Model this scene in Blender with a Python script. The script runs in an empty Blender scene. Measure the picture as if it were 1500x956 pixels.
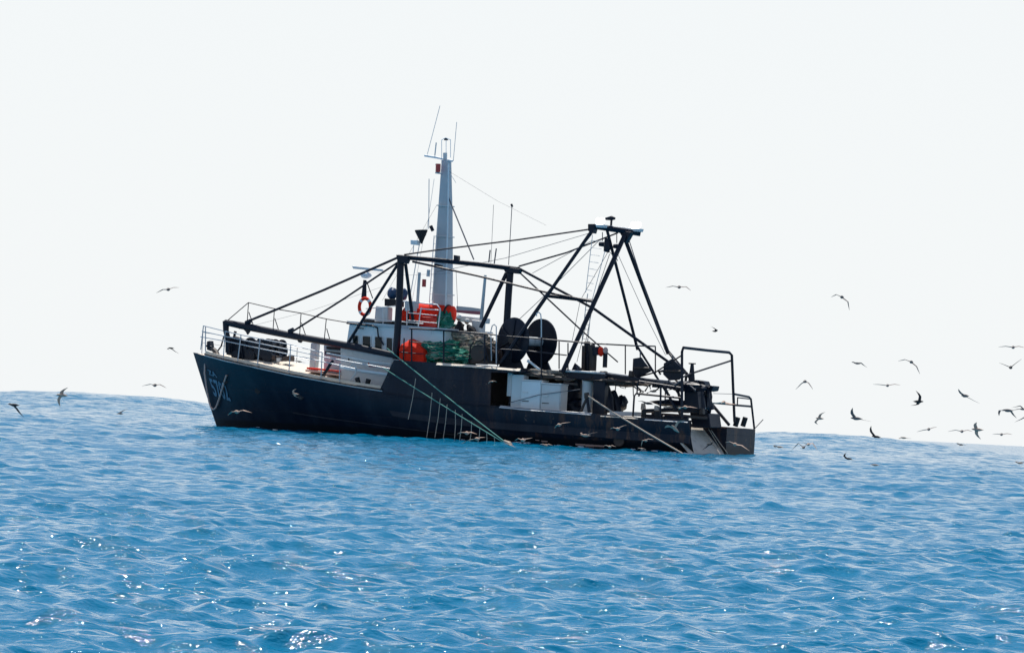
import bpy, math, random
import numpy as np
from mathutils import Vector, Matrix, Euler
from mathutils.bvhtree import BVHTree
from mathutils import noise as mnoise

random.seed(7); rng = np.random.default_rng(11)
scene = bpy.context.scene
COL = scene.collection
R = math.radians

# ------------------------------------------------------------------ camera
FPX = 8400.0                      # focal length in photo pixels (1500 wide)
CAM_H = 2.2
PITCH, ROLL = 0.88, 3.0
cam_d = bpy.data.cameras.new('camera'); cam = bpy.data.objects.new('camera', cam_d)
COL.objects.link(cam); scene.camera = cam
cam_d.sensor_width = 36.0; cam_d.lens = 36.0 * FPX / 1500.0
cam_d.clip_start = 0.5; cam_d.clip_end = 30000
CAM_M = Matrix.Translation((0, 0, CAM_H)) @ Matrix.Rotation(R(90 + PITCH), 4, 'X') @ Matrix.Rotation(R(ROLL), 4, 'Z')
cam.matrix_world = CAM_M
CAM_R = CAM_M.to_3x3()

# ------------------------------------------------------------------ sky, sun, exposure
SUN_ELEV, SUN_AZ = 65.0, -8.0     # azimuth measured from +Y (view direction) towards +X
SKY_STRENGTH = 0.10
HAZE_COL = (8.05, 8.30, 8.40)
w = bpy.data.worlds.new('World'); scene.world = w; w.use_nodes = True
nt = w.node_tree; nt.nodes.clear()
sky = nt.nodes.new('ShaderNodeTexSky'); sky.sky_type = 'NISHITA'; sky.sun_disc = False
sky.sun_elevation = R(SUN_ELEV); sky.sun_rotation = R(SUN_AZ)
sky.air_density = 1.0; sky.dust_density = 0.6; sky.ozone_density = 2.0; sky.altitude = 0
bg = nt.nodes.new('ShaderNodeBackground'); bg.inputs['Strength'].default_value = SKY_STRENGTH
wo = nt.nodes.new('ShaderNodeOutputWorld')
# marine haze: a bright whitish layer that thins out with elevation
geo = nt.nodes.new('ShaderNodeTexCoord'); sep = nt.nodes.new('ShaderNodeSeparateXYZ')
nt.links.new(geo.outputs['Generated'], sep.inputs[0])
ramp_ = nt.nodes.new('ShaderNodeValToRGB'); e = ramp_.color_ramp
e.elements[0].position = 0.0; e.elements[0].color = (0.97,) * 3 + (1,)
e.elements[1].position = 1.0; e.elements[1].color = (0.03,) * 3 + (1,)
for p_, v_ in ((0.085, 0.95), (0.16, 0.42), (0.32, 0.07)):
    q_ = e.elements.new(p_); q_.color = (v_, v_, v_, 1)
nt.links.new(sep.outputs[2], ramp_.inputs[0])
hz = nt.nodes.new('ShaderNodeMix'); hz.data_type = 'RGBA'
hz.inputs['B'].default_value = (*HAZE_COL, 1)
nt.links.new(ramp_.outputs[0], hz.inputs['Factor']); nt.links.new(sky.outputs[0], hz.inputs['A'])
nt.links.new(hz.outputs['Result'], bg.inputs[0]); nt.links.new(bg.outputs[0], wo.inputs[0])
sun_d = bpy.data.lights.new('sun', 'SUN'); sun_d.energy = 4.0; sun_d.angle = R(0.53); sun_d.color = (1.0, 0.95, 0.88)
sun = bpy.data.objects.new('sun', sun_d); COL.objects.link(sun)
sd = Vector((math.sin(R(SUN_AZ)) * math.cos(R(SUN_ELEV)), math.cos(R(SUN_AZ)) * math.cos(R(SUN_ELEV)), math.sin(R(SUN_ELEV))))
sun.rotation_euler = sd.to_track_quat('Z', 'Y').to_euler()
sun.location = sd * 100
scene.view_settings.view_transform = 'Standard'
scene.view_settings.look = 'None'
scene.view_settings.gamma = 1.0
scene.view_settings.use_curve_mapping = False
scene.view_settings.exposure = 0.18
scene.render.engine = 'CYCLES'
cy = scene.cycles
cy.use_denoising = True
cy.max_bounces = 5; cy.diffuse_bounces = 2; cy.glossy_bounces = 3; cy.transmission_bounces = 3
cy.volume_bounces = 0
cy.sample_clamp_indirect = 8.0
cy.sample_clamp_direct = 0
cy.caustics_reflective = False; cy.caustics_refractive = False

# ------------------------------------------------------------------ materials
MAT = {}
def mat(name, col, rough=0.55, metal=0.0, var=0.25, vscale=3.0, bump=0.0, bscale=30.0, col2=None, patch=None, emit=None, spec=None):
    """procedural paint: base colour modulated by noise; optional second colour (col2) in patches"""
    m = bpy.data.materials.new(name); m.use_nodes = True
    n = m.node_tree; b = n.nodes['Principled BSDF']
    tc = n.nodes.new('ShaderNodeTexCoord')
    nz = n.nodes.new('ShaderNodeTexNoise'); nz.inputs['Scale'].default_value = vscale
    nz.inputs['Detail'].default_value = 6; nz.inputs['Roughness'].default_value = 0.65
    n.links.new(tc.outputs['Object'], nz.inputs['Vector'])
    mix = n.nodes.new('ShaderNodeMix'); mix.data_type = 'RGBA'
    c = tuple(col)
    mix.inputs['A'].default_value = (*[x * (1 - var) for x in c], 1)
    mix.inputs['B'].default_value = (*[min(1, x * (1 + var)) for x in c], 1)
    n.links.new(nz.outputs['Fac'], mix.inputs['Factor'])
    out = mix.outputs['Result']
    if col2 is not None:
        lo, hi, sc, stretch = patch
        mp = n.nodes.new('ShaderNodeMapping'); mp.inputs['Scale'].default_value = stretch
        nz2 = n.nodes.new('ShaderNodeTexNoise'); nz2.inputs['Scale'].default_value = sc
        nz2.inputs['Detail'].default_value = 8; nz2.inputs['Roughness'].default_value = 0.7
        n.links.new(tc.outputs['Object'], mp.inputs['Vector']); n.links.new(mp.outputs[0], nz2.inputs['Vector'])
        mr = n.nodes.new('ShaderNodeMapRange'); mr.inputs['From Min'].default_value = lo; mr.inputs['From Max'].default_value = hi
        n.links.new(nz2.outputs['Fac'], mr.inputs['Value'])
        mx = n.nodes.new('ShaderNodeMix'); mx.data_type = 'RGBA'
        mx.inputs['B'].default_value = (*col2, 1)
        n.links.new(mr.outputs['Result'], mx.inputs['Factor']); n.links.new(out, mx.inputs['A'])
        out = mx.outputs['Result']
    n.links.new(out, b.inputs['Base Color'])
    b.inputs['Roughness'].default_value = rough; b.inputs['Metallic'].default_value = metal
    if bump:
        nb = n.nodes.new('ShaderNodeTexNoise'); nb.inputs['Scale'].default_value = bscale; nb.inputs['Detail'].default_value = 4
        n.links.new(tc.outputs['Object'], nb.inputs['Vector'])
        bp = n.nodes.new('ShaderNodeBump'); bp.inputs['Strength'].default_value = bump; bp.inputs['Distance'].default_value = 0.05
        n.links.new(nb.outputs['Fac'], bp.inputs['Height']); n.links.new(bp.outputs[0], b.inputs['Normal'])
    if spec is not None: b.inputs['Specular IOR Level'].default_value = spec
    if emit:
        b.inputs['Emission Color'].default_value = (*emit[0], 1); b.inputs['Emission Strength'].default_value = emit[1]
    MAT[name] = m
    return m
RUST = (0.16, 0.055, 0.022)
mat('steel', (0.0055, 0.011, 0.024), 0.45, 0, 0.3, 4, col2=(0.035, 0.016, 0.010), patch=(0.66, 0.85, 1.6, (1, 1, 1)), spec=0.3)
mat('steel_brown', (0.06, 0.042, 0.035), 0.6, 0, 0.4, 5, col2=RUST, patch=(0.55, 0.8, 3, (1, 1, 1)))
mat('rubber', (0.012, 0.013, 0.016), 0.7, 0, 0.2, 6)
mat('white', (0.78, 0.79, 0.78), 0.4, 0, 0.06, 3, col2=(0.40, 0.27, 0.17), patch=(0.64, 0.85, 1.4, (1, 1, 0.35)))
mat('white_old', (0.56, 0.60, 0.62), 0.5, 0, 0.12, 3, col2=(0.22, 0.2, 0.18), patch=(0.58, 0.78, 2.5, (1, 1, 0.4)))
mat('grey', (0.68, 0.68, 0.67), 0.5, 0, 0.12, 3, col2=(0.22, 0.15, 0.1), patch=(0.62, 0.85, 2, (1, 1, 0.4)))
mat('mast_grey', (0.50, 0.535, 0.56), 0.5, 0, 0.08, 3, col2=(0.34, 0.25, 0.18), patch=(0.62, 0.85, 1.8, (1, 1, 0.3)))
mat('grey_blue', (0.80, 0.86, 0.88), 0.5, 0, 0.08, 2, col2=(0.25, 0.2, 0.17), patch=(0.66, 0.9, 2, (1, 1, 0.4)))
mat('foam', (0.80, 0.86, 0.88), 0.9, 0, 0.1, 6)
mat('cream', (0.80, 0.69, 0.55), 0.6, 0, 0.1, 4, col2=(0.36, 0.2, 0.1), patch=(0.60, 0.85, 2.2, (0.5, 1, 1)))
mat('galv', (0.50, 0.53, 0.56), 0.4, 0.2, 0.1, 6)
mat('orange', (0.90, 0.035, 0.012), 0.7, 0, 0.1, 4, bump=0.3, bscale=8, spec=0.15)
mat('red', (0.55, 0.03, 0.02), 0.5, 0, 0.2, 3)
mat('green_net', (0.012, 0.22, 0.15), 0.85, 0, 0.6, 9, bump=0.9, bscale=40, col2=(0.36, 0.60, 0.42), patch=(0.54, 0.70, 1.6, (.6, 1, 2.2)))
mat('grey_net', (0.28, 0.25, 0.21), 0.9, 0, 0.6, 9, bump=0.9, bscale=60, col2=(0.62, 0.58, 0.50), patch=(0.54, 0.74, 5, (1, 1, 2.5)))
mat('rope', (0.52, 0.42, 0.33), 0.85, 0, 0.2, 20)
mat('rope_pink', (0.70, 0.45, 0.38), 0.85, 0, 0.2, 20)
mat('rope_green', (0.12, 0.34, 0.27), 0.85, 0, 0.3, 20)
mat('glass', (0.008, 0.022, 0.028), 0.15, 0, 0.3, 2, spec=0.25)
mat('wire', (0.10, 0.11, 0.13), 0.5, 0.3, 0.2, 10)
mat('concrete', (0.60, 0.53, 0.45), 0.8, 0, 0.2, 3, col2=(0.16, 0.09, 0.05), patch=(0.56, 0.8, 2.5, (1, 1, 1)))
mat('bird_dark', (0.035, 0.03, 0.03), 0.8, 0, 0.3, 8)
mat('bird_brown', (0.48, 0.34, 0.26), 0.85, 0, 0.35, 10)
mat('bird_grey', (0.17, 0.145, 0.135), 0.85, 0, 0.3, 10)
mat('skin', (0.45, 0.27, 0.19), 0.6, 0, 0.1, 8)
mat('black_cloth', (0.012, 0.012, 0.016), 0.9, 0, 0.3, 6)
mat('white_cloth', (0.75, 0.74, 0.7), 0.9, 0, 0.1, 6)
mat('cloth_red', (0.42, 0.13, 0.15), 0.9, 0, 0.15, 3)
mat('cloth_pale', (0.55, 0.52, 0.52), 0.9, 0, 0.15, 3)
mat('paint_pale', (0.13, 0.22, 0.30), 0.6, 0, 0.25, 6, col2=(0.02, 0.04, 0.07), patch=(0.52, 0.68, 5, (1, 1, 1)))
mat('lamp_lens', (0.9, 0.9, 0.9), 0.2, 0, 0.02, 3, emit=((1, 0.97, 0.93), 4.0))
mat('lamp_red', (0.45, 0.02, 0.03), 0.25, 0, 0.1, 3)
mat('blue_dark', (0.02, 0.06, 0.14), 0.4, 0, 0.2, 4)

# hull paint: navy above, black boot topping, rust streaks
def hull_mat():
    m = mat('hull_paint', (0.0066, 0.0115, 0.025), 0.5, 0, 0.35, 1.3, bump=0.25, bscale=1.6, spec=0.3)
    n = m.node_tree; b = n.nodes['Principled BSDF']
    src = b.inputs['Base Color'].links[0].from_socket
    tc = n.nodes.new('ShaderNodeTexCoord')
    def layer(src, scale, stretch, lo, hi, col, zr=None, amt=1.0):
        mp = n.nodes.new('ShaderNodeMapping'); mp.inputs['Scale'].default_value = stretch
        nz = n.nodes.new('ShaderNodeTexNoise'); nz.inputs['Scale'].default_value = scale; nz.inputs['Detail'].default_value = 9
        nz.inputs['Roughness'].default_value = 0.68
        n.links.new(tc.outputs['Object'], mp.inputs[0]); n.links.new(mp.outputs[0], nz.inputs['Vector'])
        mr = n.nodes.new('ShaderNodeMapRange'); mr.inputs['From Min'].default_value = lo; mr.inputs['From Max'].default_value = hi
        mr.inputs['To Max'].default_value = amt
        n.links.new(nz.outputs['Fac'], mr.inputs['Value']); fac = mr.outputs[0]
        if zr:
            sp = n.nodes.new('ShaderNodeSeparateXYZ'); n.links.new(tc.outputs['Object'], sp.inputs[0])
            ax, z0, z1 = zr
            m2 = n.nodes.new('ShaderNodeMapRange'); m2.inputs['From Min'].default_value = z0; m2.inputs['From Max'].default_value = z1
            n.links.new(sp.outputs[ax], m2.inputs['Value'])
            mu = n.nodes.new('ShaderNodeMath'); mu.operation = 'MULTIPLY'
            n.links.new(fac, mu.inputs[0]); n.links.new(m2.outputs[0], mu.inputs[1]); fac = mu.outputs[0]
        mx = n.nodes.new('ShaderNodeMix'); mx.data_type = 'RGBA'; mx.inputs['B'].default_value = (*col, 1)
        n.links.new(fac, mx.inputs['Factor']); n.links.new(src, mx.inputs['A'])
        return mx.outputs['Result']
    s = layer(src, 1.1, (1, 1, 0.25), 0.46, 0.75, (0.045, 0.06, 0.08), None, 0.42)      # faded, scuffed paint
    s = layer(s, 2.4, (1.2, 1.2, 0.22), 0.50, 0.68, (0.15, 0.07, 0.042), (0, 0.5, 8.0), 0.9)   # rust runs, stronger aft
    s = layer(s, 4.0, (1, 1, .8), 0.62, 0.70, (0.26, 0.15, 0.10), (0, 0.0, 6.0), 0.95)
    s = layer(s, 7.0, (0.4, 1, 2.2), 0.68, 0.74, (0.30, 0.32, 0.33), None, 0.5)       # scrapes
    # welded plate seams and slight dishing between the frames
    cm = n.nodes.new('ShaderNodeSeparateXYZ'); cb = n.nodes.new('ShaderNodeCombineXYZ'); n.links.new(tc.outputs['Object'], cm.inputs[0])
    n.links.new(cm.outputs[0], cb.inputs[0]); n.links.new(cm.outputs[2], cb.inputs[1])
    bk = n.nodes.new('ShaderNodeTexBrick'); bk.inputs['Scale'].default_value = 1.0; bk.inputs['Brick Width'].default_value = 2.3; bk.inputs['Row Height'].default_value = 0.85
    bk.inputs['Mortar Size'].default_value = 0.012; bk.inputs['Mortar Smooth'].default_value = 0.3
    n.links.new(cb.outputs[0], bk.inputs['Vector'])
    bb = n.nodes.new('ShaderNodeBump'); bb.invert = True; bb.inputs['Strength'].default_value = 0.5; bb.inputs['Distance'].default_value = 0.02
    n.links.new(bk.outputs['Fac'], bb.inputs['Height'])
    old = b.inputs['Normal'].links[0].from_socket; n.links.new(old, bb.inputs['Normal']); n.links.new(bb.outputs[0], b.inputs['Normal'])
    # black boot topping below a straight painted line
    sp = n.nodes.new('ShaderNodeSeparateXYZ'); n.links.new(tc.outputs['Object'], sp.inputs[0])
    mr = n.nodes.new('ShaderNodeMapRange'); mr.inputs['From Min'].default_value = 0.30; mr.inputs['From Max'].default_value = 0.40
    mr.inputs['To Min'].default_value = 1; mr.inputs['To Max'].default_value = 0
    n.links.new(sp.outputs[2], mr.inputs['Value'])
    mx = n.nodes.new('ShaderNodeMix'); mx.data_type = 'RGBA'; mx.inputs['B'].default_value = (0.008, 0.010, 0.014, 1)
    n.links.new(mr.outputs[0], mx.inputs['Factor']); n.links.new(s, mx.inputs['A'])
    n.links.new(mx.outputs['Result'], b.inputs['Base Color'])
hull_mat()

def water_mat():
    m = bpy.data.materials.new('sea_water'); m.use_nodes = True; MAT['water'] = m
    n = m.node_tree; b = n.nodes['Principled BSDF']
    tc = n.nodes.new('ShaderNodeTexCoord')
    def noise(scale, stretch, rot, detail=5, rough=0.6):
        mp = n.nodes.new('ShaderNodeMapping'); mp.inputs['Scale'].default_value = stretch; mp.inputs['Rotation'].default_value = (0, 0, R(rot))
        nz = n.nodes.new('ShaderNodeTexNoise'); nz.inputs['Scale'].default_value = scale
        nz.inputs['Detail'].default_value = detail; nz.inputs['Roughness'].default_value = rough
        n.links.new(tc.outputs['Object'], mp.inputs[0]); n.links.new(mp.outputs[0], nz.inputs['Vector'])
        return nz.outputs['Fac']
    a = noise(2.0, (0.6, 1, 1), 12, 5, 0.6)
    c = noise(6.5, (0.7, 1, 1), -20, 3, 0.55)
    b1 = n.nodes.new('ShaderNodeBump'); b1.inputs['Strength'].default_value = 1.0; b1.inputs['Distance'].default_value = WB1
    b2 = n.nodes.new('ShaderNodeBump'); b2.inputs['Strength'].default_value = 1.0; b2.inputs['Distance'].default_value = WB2
    n.links.new(a, b1.inputs['Height']); n.links.new(c, b2.inputs['Height']); n.links.new(b1.outputs[0], b2.inputs['Normal'])
    # facets of the wind ripple too small for the mesh, carried as a tilt of the normal
    mp = n.nodes.new('ShaderNodeMapping'); mp.inputs['Scale'].default_value = (0.6, 1, 1)
    nz = n.nodes.new('ShaderNodeTexNoise'); nz.inputs['Scale'].default_value = 1.1; nz.inputs['Detail'].default_value = 4; nz.inputs['Roughness'].default_value = 0.7
    n.links.new(tc.outputs['Object'], mp.inputs[0]); n.links.new(mp.outputs[0], nz.inputs['Vector'])
    sb = n.nodes.new('ShaderNodeVectorMath'); sb.operation = 'SUBTRACT'; sb.inputs[1].default_value = (0.5, 0.5, 0.5)
    n.links.new(nz.outputs['Color'], sb.inputs[0])
    ln = n.nodes.new('ShaderNodeVectorMath'); ln.operation = 'LENGTH'; n.links.new(tc.outputs['Object'], ln.inputs[0])
    mr = n.nodes.new('ShaderNodeMapRange'); mr.inputs['From Min'].default_value = 100; mr.inputs['From Max'].default_value = 600
    mr.inputs['To Min'].default_value = WT0; mr.inputs['To Max'].default_value = WT1
    n.links.new(ln.outputs['Value'], mr.inputs['Value'])
    sc_ = n.nodes.new('ShaderNodeVectorMath'); sc_.operation = 'SCALE'; n.links.new(sb.outputs[0], sc_.inputs[0]); n.links.new(mr.outputs[0], sc_.inputs['Scale'])
    ad = n.nodes.new('ShaderNodeVectorMath'); ad.operation = 'ADD'; n.links.new(sc_.outputs[0], ad.inputs[0]); n.links.new(b2.outputs[0], ad.inputs[1])
    no = n.nodes.new('ShaderNodeVectorMath'); no.operation = 'NORMALIZE'; n.links.new(ad.outputs[0], no.inputs[0])
    n.links.new(no.outputs[0], b.inputs['Normal'])
    mix = n.nodes.new('ShaderNodeMix'); mix.data_type = 'RGBA'
    mix.inputs['A'].default_value = (*WCOL1, 1); mix.inputs['B'].default_value = (*WCOL2, 1)
    n.links.new(noise(0.06, (0.5, 1, 1), 10, 3), mix.inputs['Factor'])
    n.links.new(mix.outputs['Result'], b.inputs['Base Color'])
    b.inputs['Roughness'].default_value = WROUGH; b.inputs['IOR'].default_value = 1.21
WT0, WT1 = 0.3, 2.2
WB1, WB2, WROUGH = 0.11, 0.024, 0.045
WCOL1, WCOL2 = (0.0, 0.136, 0.268), (0.0, 0.174, 0.322)
water_mat()

# ------------------------------------------------------------------ projection helpers
def ray(px, py):
    d = CAM_R @ Vector(((px - 750) / FPX, -(py - 478) / FPX, -1.0))
    return d
CAM_P = Vector((0, 0, CAM_H))
THETA = R(25.6)
SHIP_D = 247.0
_r = ray(665, 645); SHIP_Z = CAM_H + _r.z / _r.y * (SHIP_D - 3.5)
SHIP_O = Vector((_r.x / _r.y * SHIP_D, SHIP_D, SHIP_Z)); print('SHIP_Z', SHIP_Z)
SHIP_M = Matrix.Translation(SHIP_O) @ Matrix.Rotation(-THETA, 4, 'Z')
SHIP_MI = SHIP_M.inverted()
_cp = SHIP_MI @ CAM_P; _ri = SHIP_MI.to_3x3()
def P(px, py, lat):
    """point of the ship's own frame (x aft, y starboard, z up) seen at a photo pixel on the fore-and-aft plane y = lat"""
    d = _ri @ ray(px, py)
    t = (lat - _cp.y) / d.y
    return _cp + d * t
def W(px, py, dist):
    d = ray(px, py); return CAM_P + d * (dist / d.y)

# ------------------------------------------------------------------ mesh builder
class MB:
    def __init__(s): s.v = []; s.f = []
    def add(s, vs, fs):
        o = len(s.v); s.v += [Vector(v) for v in vs]; s.f += [tuple(o + i for i in f) for f in fs]; return s
    def box(s, c, size, rot=None):
        c = Vector(c); hx, hy, hz = [a / 2 for a in size]
        M = rot if rot is not None else Matrix.Identity(3)
        vs = [c + M @ Vector((x * hx, y * hy, z * hz)) for x in (-1, 1) for y in (-1, 1) for z in (-1, 1)]
        return s.add(vs, [(0, 1, 3, 2), (4, 6, 7, 5), (0, 4, 5, 1), (2, 3, 7, 6), (0, 2, 6, 4), (1, 5, 7, 3)])
    def span(s, a, b):
        a = Vector(a); b = Vector(b)
        return s.box((a + b) / 2, [abs(b[i] - a[i]) for i in range(3)])
    def tube(s, pts, r, n=8, closed=False):
        pts = [Vector(p) for p in pts]; k = len(pts)
        rs = r if isinstance(r, (list, tuple)) else [r] * k
        rings = []; up0 = None
        for i, p in enumerate(pts):
            if closed: t = pts[(i + 1) % k] - pts[i - 1]
            else: t = pts[min(i + 1, k - 1)] - pts[max(i - 1, 0)]
            if t.length < 1e-6: t = Vector((0, 0, 1))
            t.normalize()
            if up0 is None:
                up0 = Vector((0, 0, 1)) if abs(t.z) < 0.9 else Vector((1, 0, 0))
            u = up0 - t * up0.dot(t)
            if u.length < 1e-4: u = Vector((0, 1, 0)) - t * t.y
            u.normalize(); v = t.cross(u); up0 = u
            rings.append([p + (u * math.cos(2 * math.pi * j / n) + v * math.sin(2 * math.pi * j / n)) * rs[i] for j in range(n)])
        vs = [q for g in rings for q in g]; fs = []
        m = k if closed else k - 1
        for i in range(m):
            i2 = (i + 1) % k
            for j in range(n):
                j2 = (j + 1) % n
                fs.append((i * n + j, i * n + j2, i2 * n + j2, i2 * n + j))
        if not closed:
            fs.append(tuple(range(n))[::-1]); fs.append(tuple((k - 1) * n + j for j in range(n)))
        return s.add(vs, fs)
    def prism(s, pts, off):
        """closed slab: polygon pts swept by off"""
        pts = [Vector(p) for p in pts]; off = Vector(off); n = len(pts)
        vs = pts + [p + off for p in pts]
        fs = [tuple(range(n)), tuple(range(2 * n - 1, n - 1, -1))] + [(i, i + n, (i + 1) % n + n, (i + 1) % n) for i in range(n)]
        return s.add(vs, fs)
    def loft(s, rings, cap=True):
        n = len(rings[0]); vs = [q for g in rings for q in g]; fs = []
        for i in range(len(rings) - 1):
            for j in range(n):
                j2 = (j + 1) % n
                fs.append((i * n + j, i * n + j2, (i + 1) * n + j2, (i + 1) * n + j))
        if cap: fs.append(tuple(range(n))[::-1]); fs.append(tuple((len(rings) - 1) * n + j for j in range(n)))
        return s.add(vs, fs)
    def lathe(s, a, b, prof, n=24):
        """prof: list of (t along a->b, radius)"""
        a = Vector(a); b = Vector(b); t = (b - a).normalized()
        u = t.cross(Vector((0, 0, 1)));
        if u.length < 1e-3: u = Vector((1, 0, 0))
        u.normalize(); v = t.cross(u)
        return s.loft([[a + (b - a) * q + (u * math.cos(2 * math.pi * j / n) + v * math.sin(2 * math.pi * j / n)) * rr for j in range(n)] for q, rr in prof])
    def blob(s, c, rad, seed=0, amp=0.25, nu=18, nv=11, fr=1.6, rot=None):
        c = Vector(c); rings = []
        for i in range(1, nv):
            ph = math.pi * i / nv; g = []
            for j in range(nu):
                a = 2 * math.pi * j / nu
                d = Vector((math.sin(ph) * math.cos(a), math.sin(ph) * math.sin(a), math.cos(ph)))
                k = 1 + amp * mnoise.noise(d * fr + Vector((seed * 3.1, seed * 1.7, 0))) * 2
                k += amp * 0.5 * mnoise.noise(d * fr * 3.3 + Vector((seed * 2.1, 5, 0))) * 2
                q = Vector((d.x * rad[0], d.y * rad[1], d.z * rad[2])) * k
                g.append(c + (rot @ q if rot else q))
            rings.append(g)
        return s.loft(rings)
    def build(s, name, m, parent=None, origin=None, smooth=False, bevel=0.0, ship=True):
        me = bpy.data.meshes.new(name)
        o0 = Vector(origin) if origin is not None else Vector((0, 0, 0))
        me.from_pydata([tuple(v - o0) for v in s.v], [], s.f); me.update()
        me.materials.append(MAT[m] if isinstance(m, str) else m)
        if smooth: me.polygons.foreach_set('use_smooth', [True] * len(me.polygons))
        ob = bpy.data.objects.new(name, me); COL.objects.link(ob)
        import bmesh
        bm = bmesh.new(); bm.from_mesh(me); bmesh.ops.recalc_face_normals(bm, faces=bm.faces); bm.to_mesh(me); bm.free()
        if smooth:
            try: me.set_sharp_from_angle(angle=R(42))
            except Exception: pass
        if parent is not None:
            ob.parent = parent
            po = PORIG.get(parent.name)
            PORIG[ob.name] = o0
            if po is not None: ob.location = o0 - po
        else:
            PORIG[ob.name] = o0
            if ship:
                ob.location = SHIP_M @ o0; ob.rotation_euler = (0, 0, -THETA)
            else: ob.location = o0
        if bevel:
            bv = ob.modifiers.new('bevel', 'BEVEL'); bv.width = bevel; bv.segments = 2; bv.limit_method = 'ANGLE'
        return ob
PORIG = {}
def tag(o, label=None, cat=None, group=None, kind=None):
    if label: o['label'] = label
    if cat: o['category'] = cat
    if group: o['group'] = group
    if kind: o['kind'] = kind
    return o
def thing(name, origin, label, cat, group=None, ship=True):
    o = bpy.data.objects.new(name, None); COL.objects.link(o); o.empty_display_size = 0.2
    if ship: o.location = SHIP_M @ Vector(origin); o.rotation_euler = (0, 0, -THETA)
    else: o.location = Vector(origin)
    PORIG[o.name] = Vector(origin)
    return tag(o, label, cat, group)
def bar(pts, r, n=8, mb=None):
    """tube through photo points (px, py, lat)"""
    return (mb or MB()).tube([P(*p) for p in pts], r, n)
def slab(pts, lat, th, mb=None):
    """plate outlined by photo points on plane lat, thickness th away from the camera"""
    return (mb or MB()).prism([P(x, y, lat) for x, y in pts], (0, th, 0))
def zat(px, py, lat): return P(px, py, lat).z

# ================================================================== SEA
def build_sea():
    az_in = np.linspace(-6.0, 6.0, 440)
    out = []; a = 6.0; st = 0.04
    while a + st < 180: a += st; out.append(a); st = min(st * 1.09, 5.0)
    out = np.array(out[:-1])
    az = np.radians(np.concatenate([-out[::-1], az_in, out]))          # open ring, joined by the wrap-around faces
    r = [14.0]
    while r[-1] < 9000:
        x = r[-1]
        g = 0.03 if x < 48 else (0.0011 if x < 340 else 0.0011 * (x / 340) ** 1.2)
        r.append(x * (1 + min(g, 0.06)))
    r = np.array(r); nr, na = len(r), len(az)
    RR, AA = np.meshgrid(r, az, indexing='ij')
    X0 = RR * np.sin(AA); Y0 = RR * np.cos(AA)
    dr = np.gradient(r)[:, None] * np.ones_like(AA)
    da = np.gradient(az)[None, :] * RR
    Z = np.zeros_like(X0); DX = np.zeros_like(X0); DY = np.zeros_like(X0)
    N = 170
    calm = 1 - 0.75 * np.exp(-((X0 - SHIP_O.x) ** 2 + (Y0 - SHIP_O.y) ** 2) / 18.0 ** 2)
    lam = np.exp(rng.uniform(math.log(0.3), math.log(26.0), N))
    for L in lam:
        spread = 20 if L > 12 else (42 if L > 3 else 62)
        th = R(-90 + 14 + rng.normal(0, spread))                        # runs roughly towards the camera
        kx, ky = math.cos(th), math.sin(th); k = 2 * math.pi / L
        s = 0.037 * (min(1.0, (0.95 / L)) ** 0.8)
        amp = s / k
        ph = k * (kx * X0 + ky * Y0) + rng.uniform(0, 6.28)
        # a wave shorter than the local mesh can carry is left to the bump
        eff = np.abs(kx * np.sin(AA) + ky * np.cos(AA)) * dr + np.abs(kx * np.cos(AA) - ky * np.sin(AA)) * da
        fade = np.clip((L / np.maximum(eff, 1e-6) - 2.5) / 2.5, 0, 1)
        if L > 5: fade = fade * calm
        Z += amp * fade * np.cos(ph)
        DX -= 0.9 * amp * fade * kx * np.sin(ph); DY -= 0.9 * amp * fade * ky * np.sin(ph)
    # gustiness: some patches choppier than others
    # broad swell the trawler rides on, and two far ridges
    swell = SHIP_Z * np.exp(-((Y0 + 0.25 * X0 - SHIP_D) / 48) ** 2) + 0.5 * np.exp(-((Y0 - 0.1 * X0 - 420) / 50) ** 2)
    swell += 2.2 * np.exp(-((Y0 - 540) / 42) ** 2 - ((X0 + 39) / 21) ** 2) + 1.95 * np.exp(-((Y0 - 500) / 36) ** 2 - ((X0 - 28) / 18) ** 2)
    swell -= 0.15 * np.exp(-((Y0 - 150) / 35) ** 2)
    far = np.clip((r - 2500) / 5000, 0, 1)[:, None]
    Z = (Z * (1 - 0.8 * far)) + swell - (RR ** 2) / (2 * 6.37e6)
    V = np.stack([X0 + DX, Y0 + DY, Z], -1).reshape(-1, 3)
    i = np.arange(nr - 1)[:, None]; j = np.arange(na)[None, :]; j2 = (j + 1) % na
    F = np.stack([i * na + j, i * na + j2, (i + 1) * na + j2, (i + 1) * na + j], -1).reshape(-1, 4)
    V = np.vstack([V, [[0, 0, V[:na, 2].mean()]]]); c = len(V) - 1
    me = bpy.data.meshes.new('sea')
    nf, T = len(F), na
    me.vertices.add(len(V)); me.vertices.foreach_set('co', V.astype(np.float32).ravel())
    jj = np.arange(na); tri = np.stack([np.full(na, c), (jj + 1) % na, jj], -1)
    loops = np.concatenate([F.ravel(), tri.ravel()])
    me.loops.add(len(loops)); me.loops.foreach_set('vertex_index', loops.astype(np.int32))
    starts = np.concatenate([np.arange(nf) * 4, nf * 4 + np.arange(T) * 3])
    me.polygons.add(nf + T); me.polygons.foreach_set('loop_start', starts.astype(np.int32))
    me.update(calc_edges=True); me.validate()
    me.polygons.foreach_set('use_smooth', [True] * len(me.polygons))
    me.materials.append(MAT['water'])
    o = bpy.data.objects.new('sea', me); COL.objects.link(o); o['kind'] = 'structure'; o['label'] = 'open blue sea with choppy swell and small glints'
    # make sure the sheet faces up
    import bmesh
    if me.polygons[0].normal.z < 0: me.flip_normals()
    return o
SEA = build_sea()

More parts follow.
